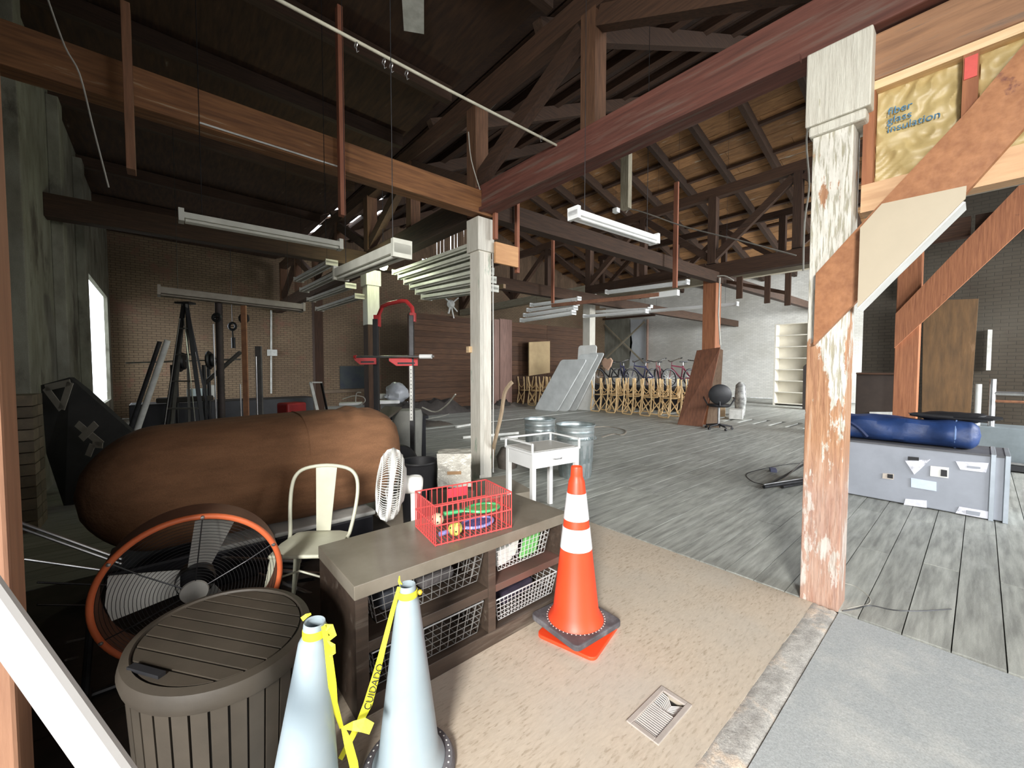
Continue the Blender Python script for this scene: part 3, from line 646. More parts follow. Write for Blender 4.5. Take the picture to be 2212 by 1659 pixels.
tag(MB().box((1.45, 1.80, .425), (.13, .10, .085), .2).build('white_box', W_PAINT, None, bevel=.003), 'white paper box inside the upper right basket, beside the green sheet', 'box')
tag(MB().prism([(1.555, 1.73, .385), (1.69, 1.735, .385), (1.73, 1.735, .515), (1.60, 1.73, .512)], (0, .012, 0)).build('green_sheet', mat('green_plastic', (.20, .62, .18), (.12, .45, .1), 20, rough=.35), None), 'bright green plastic sheet in the upper right basket', 'sheet')
tag(MB().prism([(1.49, 1.76, .40), (1.545, 1.76, .40), (1.585, 1.76, .515), (1.53, 1.76, .515)], (0, .01, 0)).build('white_booklet', W_PAINT, None), 'white booklet standing beside the green sheet in the basket', 'booklet')
tag(MB().lathe([(0, -.012), (.008, -.009), (.012, 0), (.008, .009), (0, .012)], (.885, 1.683, .452), 14).build('small_ball', mat('yellow_ball', (.85, .60, .05), (.75, .5, .04), 4, rough=.4), None, smooth=True), 'small yellow ball caught in the upper left wire basket', 'ball')
for i, (x, y, z, sx, sy, sz, c) in enumerate([(.80, 1.86, .42, .16, .2, .08, (.06, .065, .08)), (1.05, 1.9, .41, .2, .2, .06, (.10, .09, .09)), (.85, 1.9, .14, .2, .22, .08, (.04, .04, .05)), (1.6, 1.9, .14, .28, .2, .07, (.05, .04, .07))]):
    pos = ['left of the upper left basket', 'right of the upper left basket', 'in the lower left basket', 'in the lower right basket'][i]
    tag(MB().box((x, y, z), (sx, sy, sz), .1).build('cloth_bundle', mat('bundle_%s' % 'abcd'[i], c, tuple(v * .6 for v in c), 9, bump=.5), None, bevel=.02), 'dark bundle of cloth ' + pos, 'cloth')

# ---- red wire basket on the unit
RZ = math.radians(-8.5); RC = Vector((1.275, 1.90, .592))
REDW = mat('red_wire', (.72, .10, .09), (.58, .07, .07), 5, rough=.4, bump=0)
def rp(u, v, z): return RC + Matrix.Rotation(RZ, 3, 'Z') @ Vector((u, v, z))
t = thing('red_wire_basket', RC, 'red wire basket with paddles and balls on the brown shelf unit', 'basket')
a_, b_, h_ = .228, .15, .205
m = MB()
for sv in (-1, 1):
    for i in range(15): m.beam(rp(-a_ + 2 * a_ * i / 14, sv * b_, 0), rp(-a_ + 2 * a_ * i / 14, sv * b_, h_), .0042, .0042)
for su in (-1, 1):
    for i in range(1, 12): m.beam(rp(su * a_, -b_ + 2 * b_ * i / 12, 0), rp(su * a_, -b_ + 2 * b_ * i / 12, h_), .0042, .0042)
for i in range(23): m.beam(rp(-a_ + 2 * a_ * i / 22, -b_, .003), rp(-a_ + 2 * a_ * i / 22, b_, .003), .003, .003)
m.build('wires', REDW, t, kind='stuff')
for z in (.006, .105, h_):
    m = MB(); c = [rp(-a_, -b_, z), rp(a_, -b_, z), rp(a_, b_, z), rp(-a_, b_, z)]
    for i in range(4): m.tube([c[i], c[(i + 1) % 4]], .0042, 6)
    m.build('hoop', REDW, t)
P = [rp(-.04, -b_ - .004, .155), rp(.085, -b_ - .004, .155), rp(.085, -b_ - .004, .207), rp(-.04, -b_ - .004, .207)]
P = [rp(-.03, b_ + .004, .13), rp(.10, b_ + .004, .13), rp(.10, b_ + .004, .185), rp(-.03, b_ + .004, .185)]
MB().prism(P, (0, .003, 0)).build('name_plate', mat('red_plate', (.80, .06, .09), (.72, .05, .07), 5, rough=.3, bump=0), t, label='plain red plate on the basket side')
def ball(p, r, c, nm, lab):
    t = thing(nm, (p[0], p[1], p[2] - r), lab, 'ball')
    MB().lathe([(r * math.sin(PI * k / 12), -r * math.cos(PI * k / 12)) for k in range(13)], p, 24).build('shell', mat(nm + '_plastic', c, tuple(v * .85 for v in c), 3, rough=.4, bump=0), t, smooth=True)
    m = MB(); 
    for k in range(14):
        ph = k * 2.399; zz = 1 - 2 * (k + .5) / 14; q = math.sqrt(1 - zz * zz); d = Vector((q * math.cos(ph), q * math.sin(ph), zz))
        m.lathe([(0, .0012), (r * .12, .0012), (r * .12, -.001)], Vector(p) + d * r, 8, ori(d, (0.3, .2, 1)))
    m.build('hole', BLACK, t)
    return t
ball(rp(-.165, -.02, .085), .035, (.88, .72, .50), 'pale_ball', 'pale orange ball at the left end inside the red wire basket')
ball(rp(-.095, -.10, .048), .038, (.82, .78, .18), 'yellow_ball', 'yellow perforated ball at the front of the red wire basket')
def paddle(c, ang, tilt, fr, face, lab, L=.30):
    t = thing('racket', c, lab, 'racket'); R = Matrix.Rotation(ang, 3, 'Z') @ Matrix.Rotation(tilt, 3, 'Y')
    c = Vector(c)
    MB().ring(c + R @ Vector((.085, 0, 0)), R, .078, .009, 28, 8, 1.25, .85).build('head_frame', fr, t, smooth=True)
    m = MB(); c2 = c + R @ Vector((.085, 0, 0))
    for i in range(-7, 8):
        u = i / 8; h = math.sqrt(1 - u * u); m.beam(c2 + R @ Vector((u * .095, -h * .064, 0)), c2 + R @ Vector((u * .095, h * .064, 0)), .002, .002)
    for i in range(-5, 6):
        u = i / 6; h = math.sqrt(1 - u * u); m.beam(c2 + R @ Vector((-h * .095, u * .064, 0)), c2 + R @ Vector((h * .095, u * .064, 0)), .002, .002)
    m.build('strings', face, t, kind='stuff')
    MB().tube([c + R @ Vector((-.012, .03, 0)), c + R @ Vector((-.055, 0, 0))], .006, 8).build('throat', fr, t, smooth=True)
    MB().tube([c + R @ Vector((-.012, -.03, 0)), c + R @ Vector((-.055, 0, 0))], .006, 8).build('throat', fr, t, smooth=True)
    MB().tube([c + R @ Vector((-.05, 0, 0)), c + R @ Vector((-.16, 0, 0))], [.010, .013], 8).build('grip', fr, t, smooth=True); return t
GRN = mat('green_frame', (.10, .60, .22), (.06, .45, .15), 4, rough=.3, bump=0); PUR = mat('violet_frame', (.35, .36, .75), (.28, .25, .6), 4, rough=.3, bump=0)
paddle(rp(.05, .015, .088), RZ - .06, .02, GRN, mat('green_strings', (.15, .40, .12)), 'green plastic racket lying on top inside the red basket')
paddle(rp(-.01, -.04, .022), RZ + .12, -.02, PUR, mat('violet_strings', (.12, .12, .35)), 'violet plastic racket at the bottom of the red basket')

# ---- orange cone with reflective bands
def cone_thing(base, h, rb, rt, body, lab, square=.36, rot=.85, zb=.0, bands=None, round_base=False, bh=.035):
    x, y = base; t = thing('traffic_cone', (x, y, zb), lab, 'cone')
    RUB = MATS.get('rubber_base') or mat('rubber_base', (.11, .10, .11), (.06, .055, .06), 10, rough=.7, bump=.2, c3=(.20, .20, .21), thr=.62, sharp=.1)
    Rz = Matrix.Rotation(rot, 3, 'Z'); q = square / 2; e = q * .86
    if round_base: MB().lathe([(0, 0), (square * .5, 0), (square * .5, bh * .5), (square * .47, bh), (rb, bh + .004)], (x, y, zb), 40).build('base', RUB, t, smooth=True)
    else:
        pts = []
        for sx, sy in ((1, 1), (-1, 1), (-1, -1), (1, -1)):
            for k in range(4):
                a = math.atan2(sy, sx) - PI / 4 + k * PI / 6
                pts.append(Vector((x, y, zb)) + Rz @ Vector((sx * (q - .03) + .03 * math.cos(a), sy * (q - .03) + .03 * math.sin(a), 0)))
        MB().prism(pts, (0, 0, bh)).build('base', RUB, t, bevel=.006)
    z1 = zb + bh
    def r_at(f): return rb * .86 + (rt - rb * .86) * f
    prof = [(rb * 1.02, z1), (rb, z1 + .012), (rb * .93, z1 + .03)] 
    H = h - bh
    cuts = sorted({0.06, .9} | {v for b in (bands or []) for v in b})
    cb_ = [(rb * 1.0, 0), (rb * .97, .012), (r_at(.06), .06 * H)]
    full = cb_ + [(r_at(.5), .5 * H), (r_at(.9), .9 * H), (r_at(.915) * .93, .915 * H), (r_at(.93) * .80, .935 * H), (r_at(.96) * .86, .945 * H), (r_at(1) * .90, .99 * H), (r_at(1) * .84, H), (r_at(1) * .70, H * .995), (r_at(.9) * .7, .9 * H), (r_at(.5) * .93, .5 * H), (r_at(.06) * .95, .05 * H)]
    MB().lathe(full, (x, y, z1), 48).build('body', body, t, smooth=True)
    for k, (f0, f1) in enumerate(bands or []):
        MB().lathe([(r_at(f0) + .0005, f0 * H), (r_at(f0) + .0022, f0 * H), (r_at(f1) + .0022, f1 * H), (r_at(f1) + .0005, f1 * H)], (x, y, z1), 48).build('reflective_band', mat('band_white', (.88, .88, .90), (.82, .82, .84), 4, rough=.3, bump=0), t, smooth=True)
    return t, z1
ORC = mat('cone_orange', (.90, .075, .02), (.82, .06, .018), 2, rough=.42, bump=0, c3=(.55, .03, .02), thr=.76, sharp=.02, scale3=6)
CB2 = (1.755, 1.475)
oc, z1 = cone_thing(CB2, .90, .157, .036, ORC, 'orange traffic cone with two white reflective bands and a black base', .37, math.radians(-3.5) + .0, .045, [(.47, .61), (.66, .83)], bh=.032)
m = []
for k in range(44):
    a = 2 * PI * k / 44; MB().lathe([(.004, 0), (.0035, .003), (0, .004)], (CB2[0] + .163 * math.cos(a), CB2[1] + .163 * math.sin(a), z1), 6).build('rivet', mat('rivet', (.7, .5, .45), bump=0) if k == 0 else MATS['rivet'], oc)
# the flat orange base it stands on
fb = thing('cone_base', (1.76, 1.46, 0), 'flat orange cone base sticking out under the black base of the orange cone', 'cone')
R_ = Matrix.Rotation(math.radians(14), 3, 'Z'); pts = []
for sx, sy in ((1, 1), (-1, 1), (-1, -1), (1, -1)):
    for k in range(5):
        a = math.atan2(sy, sx) - PI / 4 + k * PI / 8; pts.append(Vector((1.752, 1.452, 0)) + R_ @ Vector((sx * .14 + .035 * math.cos(a), sy * .14 + .035 * math.sin(a), 0)))
MB().prism(pts, (0, 0, .02)).build('base', ORC, fb, bevel=.004)
MB().lathe([(.135, .02), (.11, .043), (.08, .043)], (1.752, 1.452, 0), 32).build('collar', ORC, fb, smooth=True)

# ---- two white cones tied with yellow tape
WCONE = mat('cone_white', (.33, .40, .44), (.29, .355, .39), 2, rough=.42, bump=0, c3=(.37, .42, .44), thr=.6, sharp=.15, scale3=3)
cr = qz(880, 1262, .705); cl = qz(680, 1342, .70)
WR, z1 = cone_thing((cr.x, cr.y), .705, .134, .034, WCONE, 'white traffic cone tied with yellow tape, right of the pair beside the shelf unit', .34, .3, 0, round_base=True)
for k in range(40):
    a = 2 * PI * k / 40; MB().lathe([(.005, 0), (.004, .004), (0, .005)], (cr.x + .148 * math.cos(a), cr.y + .148 * math.sin(a), z1 - .002), 6).build('rivet', W_PAINT, WR)
WL_, _ = cone_thing((cl.x, cl.y), .70, .134, .036, WCONE, 'white traffic cone tied with yellow tape, left of the pair beside the round box', .34, .3, 0, round_base=True)
_t = Matrix.Rotation(math.radians(4.5), 3, FW); _o = Vector((cl.x, cl.y, .7)); WL_.rotation_euler = _t.to_euler(); WL_.location = _o - _t @ Vector((0, 0, .7))
TAPE = mat('yellow_tape', (.85, .80, .05), (.75, .70, .03), 12, rough=.35, bump=.1)
def ribbon(name, pts, w, parent=None, twist=0.0, nrm=None):
    V = []; Fc = []; n = len(pts); m = MB()
    for i, p in enumerate(pts):
        p = Vector(p); d = (Vector(pts[min(i + 1, n - 1)]) - Vector(pts[max(i - 1, 0)])).normalized(); v = (nrm or (C0 - p)).normalized()
        s = d.cross(v).normalized(); s = Matrix.Rotation(twist * i, 3, d) @ s; ww = w[i] if isinstance(w, list) else w
        q = d.cross(s).normalized() * .0004
        V += [p - s * ww / 2 - q, p + s * ww / 2 - q, p + s * ww / 2 + q, p - s * ww / 2 + q]
    for i in range(n - 1):
        for k in range(4): Fc.append((i * 4 + k, i * 4 + (k + 1) % 4, (i + 1) * 4 + (k + 1) % 4, (i + 1) * 4 + k))
    m.add(V, Fc); return m.build(name, TAPE, parent, smooth=False)
tp = thing('caution_tape', (.42, 1.25, 0), 'yellow caution tape wound around and strung between the two white cones', 'tape')
for c, z in ((cl, .655), (cr, .66)):
    MB().lathe([(.0345, 0), (.037, .002), (.036, .024), (.0335, .026)], (c.x, c.y, z), 32).build('wrap', TAPE, tp, smooth=True)
dl = (Vector((cl.x, cl.y, .6)) - C0).dot(FW) ; dr = (Vector((cr.x, cr.y, .6)) - C0).dot(FW)
ribbon('strand', [at(698, 1352, dl - .03), at(706, 1385, dl - .02), at(712, 1430, dl - .01), at(718, 1480, dl), at(722, 1520, dl + .02), at(738, 1572, dl + .06)], [.012, .018, .022, .024, .02, .012], tp)
ribbon('strand', [at(862, 1268, dr - .03), at(848, 1320, dr - .03), at(830, 1390, dr - .04), at(812, 1460, dr - .05), at(795, 1520, dr - .06), at(772, 1570, dl + .1), at(735, 1640, dl + .1)], [.012, .016, .018, .026, .032, .02, .016], tp)
ribbon('bow_loop', [at(742, 1572, dl + .03), at(762, 1568, dl + .02), at(785, 1566, dl + .02), at(803, 1574, dl + .02)], [.008, .024, .036, .03], tp)
ribbon('strand', [at(740, 1570, dl + .03), at(752, 1605, dl + .03), at(764, 1650, dl + .04), at(775, 1720, dl + .05)], [.01, .024, .026, .022], tp)
ribbon('loose_end', [at(652, 1338, dl), at(662, 1330, dl), at(672, 1326, dl + .01)], [.014, .012, .006], tp)
ribbon('loose_end', [at(700, 1350, dl - .02), at(712, 1356, dl - .02), at(720, 1372, dl - .02), at(706, 1384, dl - .02)], [.006, .024, .02, .012], tp)
ribbon('loose_end', [at(708, 1385, dl - .03), at(720, 1395, dl - .03), at(721, 1410, dl - .03), at(712, 1418, dl - .03)], [.004, .012, .012, .005], tp)
ribbon('loose_end', [at(866, 1264, dr), at(862, 1255, dr), at(863, 1244, dr)], [.012, .008, .003], tp)
# printed word on the right strand
pa = at(792, 1532, dr - .068); pb = at(826, 1420, dr - .05); d = (pb - pa).normalized(); nn = (C0 - pa).normalized(); yy = nn.cross(d).normalized(); nn = d.cross(yy)
M4 = Matrix(((d.x, yy.x, nn.x, 0), (d.y, yy.y, nn.y, 0), (d.z, yy.z, nn.z, 0), (0, 0, 0, 1)))
text_mesh('printed_word', 'CUIDADO', BLACK, .034, .0002, Matrix.Translation(pa - yy * .012 + nn * .004) @ M4, tp)

# ---- round slatted box
BXM = mat('grey_resin', (.058, .046, .033), (.04, .032, .023), 5, rough=.6, bump=.15, rnd=.05)
bx = thing('round_storage_box', (.13, 1.84, 0), 'round dark grey slatted storage box beside the white cones', 'box')
bc = Vector((.142, 1.765, 0)); brr = .305
_Ra = Matrix.Rotation(math.atan2(.1817, -.9834) + PI, 3, 'Z') if False else Matrix.Rotation(.183, 3, 'Z')
REL = _Ra @ Matrix.Diagonal((.28 / .311, .335 / .311, 1))
def E2(v): return bc + REL @ (Vector(v) - bc)
MB().lathe([(0, .01), (brr - .055, .01), (brr - .03, .50), (0, .50)], bc, 56, REL).build('inner_shell', mat('resin_groove', (.05, .045, .04), bump=0), bx, smooth=False)
for k in range(34):
    a0 = 2 * PI * (k + .07) / 34; a1 = 2 * PI * (k + .93) / 34; P = []
    for z, r in ((0.01, brr - .045), (.50, brr - .018)):
        for rr_ in (r - .006, r + .006):
            for a in (a0, a1): P.append(E2((bc.x + rr_ * math.cos(a), bc.y + rr_ * math.sin(a), z)))
    MB().add(P, [(0, 1, 3, 2), (4, 6, 7, 5), (2, 3, 7, 6), (0, 4, 5, 1), (0, 2, 6, 4), (1, 5, 7, 3)]).build('slat', BXM, bx)
MB().lathe([(brr - .02, .485), (brr, .49), (brr + .006, .515), (brr - .004, .548), (brr - .03, .555), (brr - .036, .545), (0, .540)], bc, 64, REL).build('lid', BXM, bx, smooth=True)
MB().lathe([(.268, .5455), (0, .5455)], bc, 48, REL).build('lid_gap_shade', mat('lid_gap_shade', (.02, .018, .015)), bx)  # dark disc that paints the shade into the gaps between lid slats
dv = (REL.inverted() @ Vector((.585, -.811, 0))).normalized(); pv = Vector((-dv.y, dv.x, 0))
for i in range(9):
    o0 = -.262 + i * .0585; 
    n = 7; lo = []; hi = []
    for k in range(n + 1):
        o = o0 + .049 * k / n; r = .264; h = math.sqrt(max(r * r - o * o, 0)); lo.append(bc + pv * o - dv * h); hi.append(bc + pv * o + dv * h)
    poly = [Vector((p.x, p.y, .541)) for p in lo] + [Vector((p.x, p.y, .541)) for p in reversed(hi)]
    MB().prism([E2(p) for p in poly], (0, 0, .010)).build('lid_slat', BXM, bx)
MB().beam(qz(282, 1440, .556), qz(350, 1459, .556), .022, .012).build('finger_recess', BLACK, bx, label='dark finger slot at the lid edge')

# ---- big drum fan
fn = thing('drum_fan', (.09, 2.42, 0), 'large drum fan with orange rim and grey blades behind the round box', 'fan')
ax = Vector((-.10, -1, -.10)).normalized(); R = ori(ax, (1, 0, 0)); hub = Vector((.088, 2.36, .475))
FO = mat('fan_orange', (.72, .17, .06), (.58, .12, .045), 3, rough=.4, bump=0); FBR = mat('drum_brown', (.20, .085, .05), (.14, .06, .035), 4, rough=.6)
FG = mat('fan_blade', (.50, .50, .46), (.42, .42, .39), 4, metal=.2, rough=.45, bump=0)
rr0 = .345
MB().ring(hub, R, rr0, .0135, 72, 10).build('front_rim', FO, fn, smooth=True)
MB().lathe([(rr0 - .004, -.01), (rr0 - .004, -.15), (rr0 + .004, -.15), (rr0 + .004, -.01)], hub, 64, R).build('drum', FBR, fn, smooth=True)
m = MB()
for k in range(1, 22): m.ring(hub + ax * (.028 * (1 - (k / 22.) ** 2) - .0), R, .05 + .0134 * k, .0011, 56, 4)
m.build('guard_rings', DARKMET, fn, kind='stuff')
for k in range(6):
    a = 2 * PI * k / 6 + .42; d = R @ Vector((math.cos(a), math.sin(a), 0))
    MB().tube([hub + d * .04 + ax * .03, hub + d * .22 + ax * .022, hub + d * (rr0 - .003)], .0028, 6).build('guard_spoke', DARKMET, fn)
    MB().lathe([(.009, 0), (.007, .006), (0, .007)], hub + d * rr0 + ax * .012, 10, R).build('bolt', STEEL, fn, smooth=True)
MB().lathe([(.055, .028), (.052, .036), (0, .040)], hub, 40, R).build('centre_badge', mat('badge_silver', (.55, .54, .50), (.42, .41, .38), 9, metal=.3, rough=.4, bump=0), fn, smooth=True)
MB().lathe([(.075, -.05), (.08, -.08), (.07, -.14), (0, -.14), (0, -.05)], hub, 32, R).build('motor', DARKMET, fn, smooth=True)
for k, a in enumerate((PI * 1.0, PI * .40, PI * 1.62)):
    Ra = R @ Matrix.Rotation(a, 3, 'Z') @ Matrix.Rotation(.45, 3, 'X'); V = []
    for x, y in ((.06, -.05), (.06, .055), (.29, .10), (.315, .03), (.31, -.09)): V.append(hub + R @ Vector((0, 0, -.10)) + Ra @ Vector((x, y, 0)))
    MB().prism(V, R @ Vector((0, 0, .004))).build('blade', FG, fn)
MB().tube([hub + R @ Vector((-.36, 0, -.13)), Vector((hub.x - .38, 2.45, .03)), Vector((hub.x - .38, 2.62, .03))], .014, 8).build('stand_tube', DARKMET, fn, smooth=True)
MB().tube([hub + R @ Vector((.355, 0, -.13)), Vector((hub.x + .36, 2.47, .03)), Vector((hub.x + .36, 2.62, .03))], .014, 8).build('stand_tube', DARKMET, fn, smooth=True)
MB().tube([Vector((hub.x - .38, 2.6, .014)), Vector((hub.x + .36, 2.6, .014))], .014, 8).build('stand_foot', DARKMET, fn, smooth=True)

# ---- cream metal chair
ch = thing('metal_chair', (.74, 2.62, 0), 'cream metal cafe chair with a single splat behind the shelf unit', 'chair')
cz = .45; cx_, cy_ = .655, 2.60; Rc = Matrix.Rotation(math.radians(-38), 3, 'Z')
def cp(x, y, z): return Vector((cx_, cy_, 0)) + Rc @ Vector((x, y, z))
seat = [cp(-.17, -.17, cz), cp(.17, -.17, cz), cp(.185, 0, cz), cp(.165, .16, cz), cp(.1, .185, cz), cp(-.1, .185, cz), cp(-.165, .16, cz), cp(-.185, 0, cz)]
MB().prism(seat, (0, 0, -.022)).build('seat', CREAM, ch, bevel=.008)
pts = [cp(-.185, .10, cz)] ; 
arc = [(-.185, .12, .47), (-.205, .165, .60), (-.21, .20, .72), (-.19, .218, .80), (-.13, .228, .845), (0, .235, .862), (.13, .228, .845), (.19, .218, .80), (.21, .20, .72), (.205, .165, .60), (.185, .12, .47), (.175, .09, .44)]
MB().tube(spline([cp(-.175, .09, .44)] + [cp(*p) for p in arc]), .0115, 10).build('back_frame', CREAM, ch, smooth=True)
MB().prism([cp(-.045, .165, .455), cp(.045, .165, .455), cp(.068, .232, .852), cp(-.068, .232, .852)], Rc @ Vector((0, .005, 0))).build('splat', CREAM, ch, bevel=.002)
CL = mat('chair_shadowed_leg', (.40, .42, .35), (.33, .34, .28), 4, rough=.45, bump=.02)
for sx, sy in ((-1, -1), (1, -1), (-1, 1), (1, 1)):
    a = cp(sx * .165, sy * .155, cz - .02); b = cp(sx * .225, sy * .215, 0); w = Rc @ Vector((-sx * .055, 0, 0)); v = Rc @ Vector((0, -sy * .02, 0))
    MB().prism([a, a + w, b + w * .25, b], v).build('leg', CREAM, ch)
for sy in (-1, 1): MB().tube([cp(-.185, sy * .165, .30), cp(0, sy * .165, .36), cp(.185, sy * .165, .30)], .006, 6).build('brace', CREAM, ch)

# ---- white fan behind the unit
wfn = thing('pedestal_fan', (1.12, 2.40, 0), 'white pedestal fan turned aside behind the red wire basket', 'fan')
PLW = mat('white_plastic', (.84, .84, .80), (.78, .78, .74), 3, rough=.4, bump=0)
hc = Vector((1.045, 2.33, .79)); ax = Vector((-.80, .52, .10)); ax = (ax - FW * .16).normalized(); R = ori(ax, (0, 0, 1)); RF = .215
MB().lathe([(RF, .0), (RF + .006, .012), (RF, .024)], hc, 56, R).build('rim_band', PLW, wfn, smooth=True)
for sgn, nm in ((1, 'front_guard'), (-1, 'rear_guard')):
    m = MB()
    for k in range(84):
        a = 2 * PI * k / 84; d = R @ Vector((math.cos(a), math.sin(a), 0))
        m.tube([hc + d * RF + ax * .012, hc + d * (RF - .012) + ax * (.012 + sgn * .035), hc + d * (RF - .06) + ax * (.012 + sgn * .066), hc + d * .065 + ax * (.012 + sgn * .078)], .0021, 4, cap=False)
    m.ring(hc + ax * (.012 + sgn * .055), R, RF - .035, .003, 56, 6).ring(hc + ax * (.012 + sgn * .078), R, .065, .003, 32, 6)
    m.build(nm, PLW, wfn, kind='stuff')
MB().lathe([(.066, .088), (.05, .094), (0, .095)], hc, 32, R).build('front_cap', PLW, wfn, smooth=True)
MB().lathe([(.12, -.06), (.10, -.075), (.055, -.080), (.055, -.17), (.045, -.18), (0, -.18)], hc, 32, R).build('motor_housing', PLW, wfn, smooth=True)
for k in range(3):
    Ra = R @ Matrix.Rotation(2 * PI * k / 3, 3, 'Z') @ Matrix.Rotation(.5, 3, 'X')
    MB().prism([hc + Ra @ Vector(v) for v in ((.02, -.02, 0), (.02, .03, 0), (.12, .08, 0), (.17, .05, 0), (.17, -.04, 0))], ax * .003).build('blade', PLW, wfn)
pb = hc - ax * .13
MB().tube([pb + Vector((0, 0, .05)), pb + Vector((0, 0, -.10)), Vector((pb.x, pb.y, .02))], [.028, .022, .016], 14).build('pole', PLW, wfn, smooth=True)
MB().lathe([(.05, 0), (.05, .006), (.045, .02)], (pb.x, pb.y, pb.z + .03), 20).build('tilt_collar', PLW, wfn, smooth=True)
MB().lathe([(.11, 0), (.11, .012), (.05, .03), (.018, .05)], (pb.x, pb.y, 0), 36).build('foot', PLW, wfn, smooth=True)

# ---- white side table with rail
st = thing('side_table', (2.98, 2.9, 0), 'small white metal table with a drawer and a rail around the top', 'table')
TO = Vector((2.59, 2.71, 0)); tu = (Vector((3.17, 2.635, 0)) - TO); TW = tu.length; tu.normalize(); tv = Vector((-tu.y, tu.x, 0)); TD = .46
def tpnt(u, v, z): return TO + tu * u + tv * v + Vector((0, 0, z))
ang = math.atan2(tu.y, tu.x)
def tbox(u0, u1, v0, v1, z0, z1): return MB().box(tpnt((u0 + u1) / 2, (v0 + v1) / 2, (z0 + z1) / 2), (u1 - u0, v1 - v0, z1 - z0), ang)
tbox(-.01, TW + .01, -.01, TD + .01, .685, .705).build('tabletop', W_METAL, st, bevel=.003)
tbox(.03, TW - .03, .03, TD - .03, .705, .708).build('tray_liner', mat('grey_liner', (.55, .54, .50), (.48, .47, .44), 3, rough=.4, bump=0), st)
for u in (0, TW - .045):
    for v in (0, TD - .045): tbox(u, u + .045, v, v + .045, 0, .685).build('leg', W_METAL, st, bevel=.003)
tbox(.045, TW - .045, .004, .02, .55, .685).build('apron', W_METAL, st); tbox(.045, TW - .045, TD - .02, TD - .004, .55, .685).build('apron', W_METAL, st)
tbox(.004, .02, .045, TD - .045, .55, .685).build('apron', W_METAL, st); tbox(TW - .02, TW - .004, .045, TD - .045, .55, .685).build('apron', W_METAL, st)
dw = tbox(.075, TW - .075, -.006, .006, .565, .675).build('drawer', W_METAL, st, bevel=.003)
MB().tube([tpnt(.24, -.006, .625), tpnt(.26, -.026, .622), tpnt(.33, -.026, .622), tpnt(.35, -.006, .625)], .006, 8).build('handle', STEEL, dw, smooth=True, label='curved steel handle')
for (u, v) in ((0, 0), (TW, 0), (TW, TD), (0, TD)):
    if (u, v) == (TW, 0) or (u, v) == (0, 0) or True: tbox(u - .008, u + .008, v - .008, v + .008, .70, .79).build('rail_post', W_METAL, st)
for a, b in (((0, 0), (0, TD)), ((0, TD), (TW, TD)), ((TW, TD), (TW, 0))):
    MB().beam(tpnt(a[0], a[1], .785), tpnt(b[0], b[1], .785), .016, .016).build('rail', W_METAL, st)

# ---- galvanised cans
def can(x, y, h, r, lab):
    t = thing('trash_can', (x, y, 0), lab, 'can')
    n = 96; prof = [(0, .82), (.04, .83), (.05, .86), (.28, .885), (.30, .91), (.72, .94), (.74, .97), (.78, .975), (.80, .955), (.84, .955), (.86, .98), (.90, .98), (.92, .965), (.96, .97), (.99, 1.0), (1.0, 1.02)]
    V = []; 
    for f, q in prof:
        for k in range(n):
            a = 2 * PI * k / n; rr = r * q
            if .29 < f < .73 or .045 < f < .285: rr -= .006 if (k // 3) % 2 == 0 else 0
            V.append((x + rr * math.cos(a), y + rr * math.sin(a), h * f))
    m = MB(); m.add(V, [(i * n + k, i * n + (k + 1) % n, (i + 1) * n + (k + 1) % n, (i + 1) * n + k) for i in range(len(prof) - 1) for k in range(n)])
    m.build('body', GALV, t, smooth=True)
    MB().lathe([(r * .99, h * .985), (r * .84, .03), (0, .03)], (x, y, 0), 48).build('liner', mat('can_inside', (.38, .42, .42), (.28, .3, .3), 8, metal=.6, rough=.5) if 'can_inside' not in MATS else MATS['can_inside'], t, smooth=True)
    MB().ring((x, y, h), Matrix.Identity(3), r * 1.02, .008, 56, 8).build('rim', GALV, t, smooth=True)
    for s in (-1, 1):
        MB().tube([(x + s * .1, y - r * 1.0, h * .8), (x + s * .09, y - r - .03, h * .76), (x + s * .03, y - r - .03, h * .76), (x + s * .02, y - r * 1.0, h * .8)], .005, 6).build('handle', GALV, t)
    return t
can(4.32, 3.66, .715, .265, 'galvanised ribbed trash can, nearer and right one of the two')
can(4.46, 4.50, .70, .245, 'galvanised ribbed trash can, farther and left one of the two')
# ================================================================== LIGHT FITTINGS
def fixture(pa, pb, axis, L, lab, w=.13, h=.07, mt=None, tubes=2, tilt=0, group=None, near=None, val=None, link=0):
    f = qy if axis == 'x' else qx
    a = f(pa[0], pa[1], 1.0); b = f(pb[0], pb[1], 1.0); k = L / (abs(b.x - a.x) if axis == 'x' else abs(b.y - a.y))
    if near: k = near / min(a.y, b.y)
    if val: k = val
    a = f(pa[0], pa[1], k); b = f(pb[0], pb[1], k); mt = mt or W_METAL
    t = thing('light_fitting', (a + b) / 2, lab, 'light', group)
    MB().beam(a, b, w, h).build('housing', mt, t, bevel=.004)
    d = (b - a).normalized(); s = d.cross(Vector((0, 0, 1))).normalized(); u = s.cross(d)
    for q in ((-1, 1) if tubes == 2 else (0,)):
        MB().tube([a + d * .04 + s * q * w * .25 - u * (h / 2 + .012), b - d * .04 + s * q * w * .25 - u * (h / 2 + .012)], .013, 8).build('tube', mt, t, smooth=True)
    for e, sg in ((a, 1), (b, -1)): MB().beam(e, e + d * sg * .035, w + .006, h + .05).build('end_cap', mt, t)
    for q in (.12, .88):
        c = a + (b - a) * q; zt_ = c.z + link if link else ((zroof(c.x) - .02) if c.x > 3.15 else 5.36)
        MB().tube([c, Vector((c.x, c.y, zt_))], .003, 4).build('hanger', DARKMET, t)
    return t, a, b
def hanger(p, top, lab): return tag(MB().tube([p, Vector((p.x, p.y, top))], .004, 5).build('hanging_wire', D_TIM_Z, None), lab, 'wire')
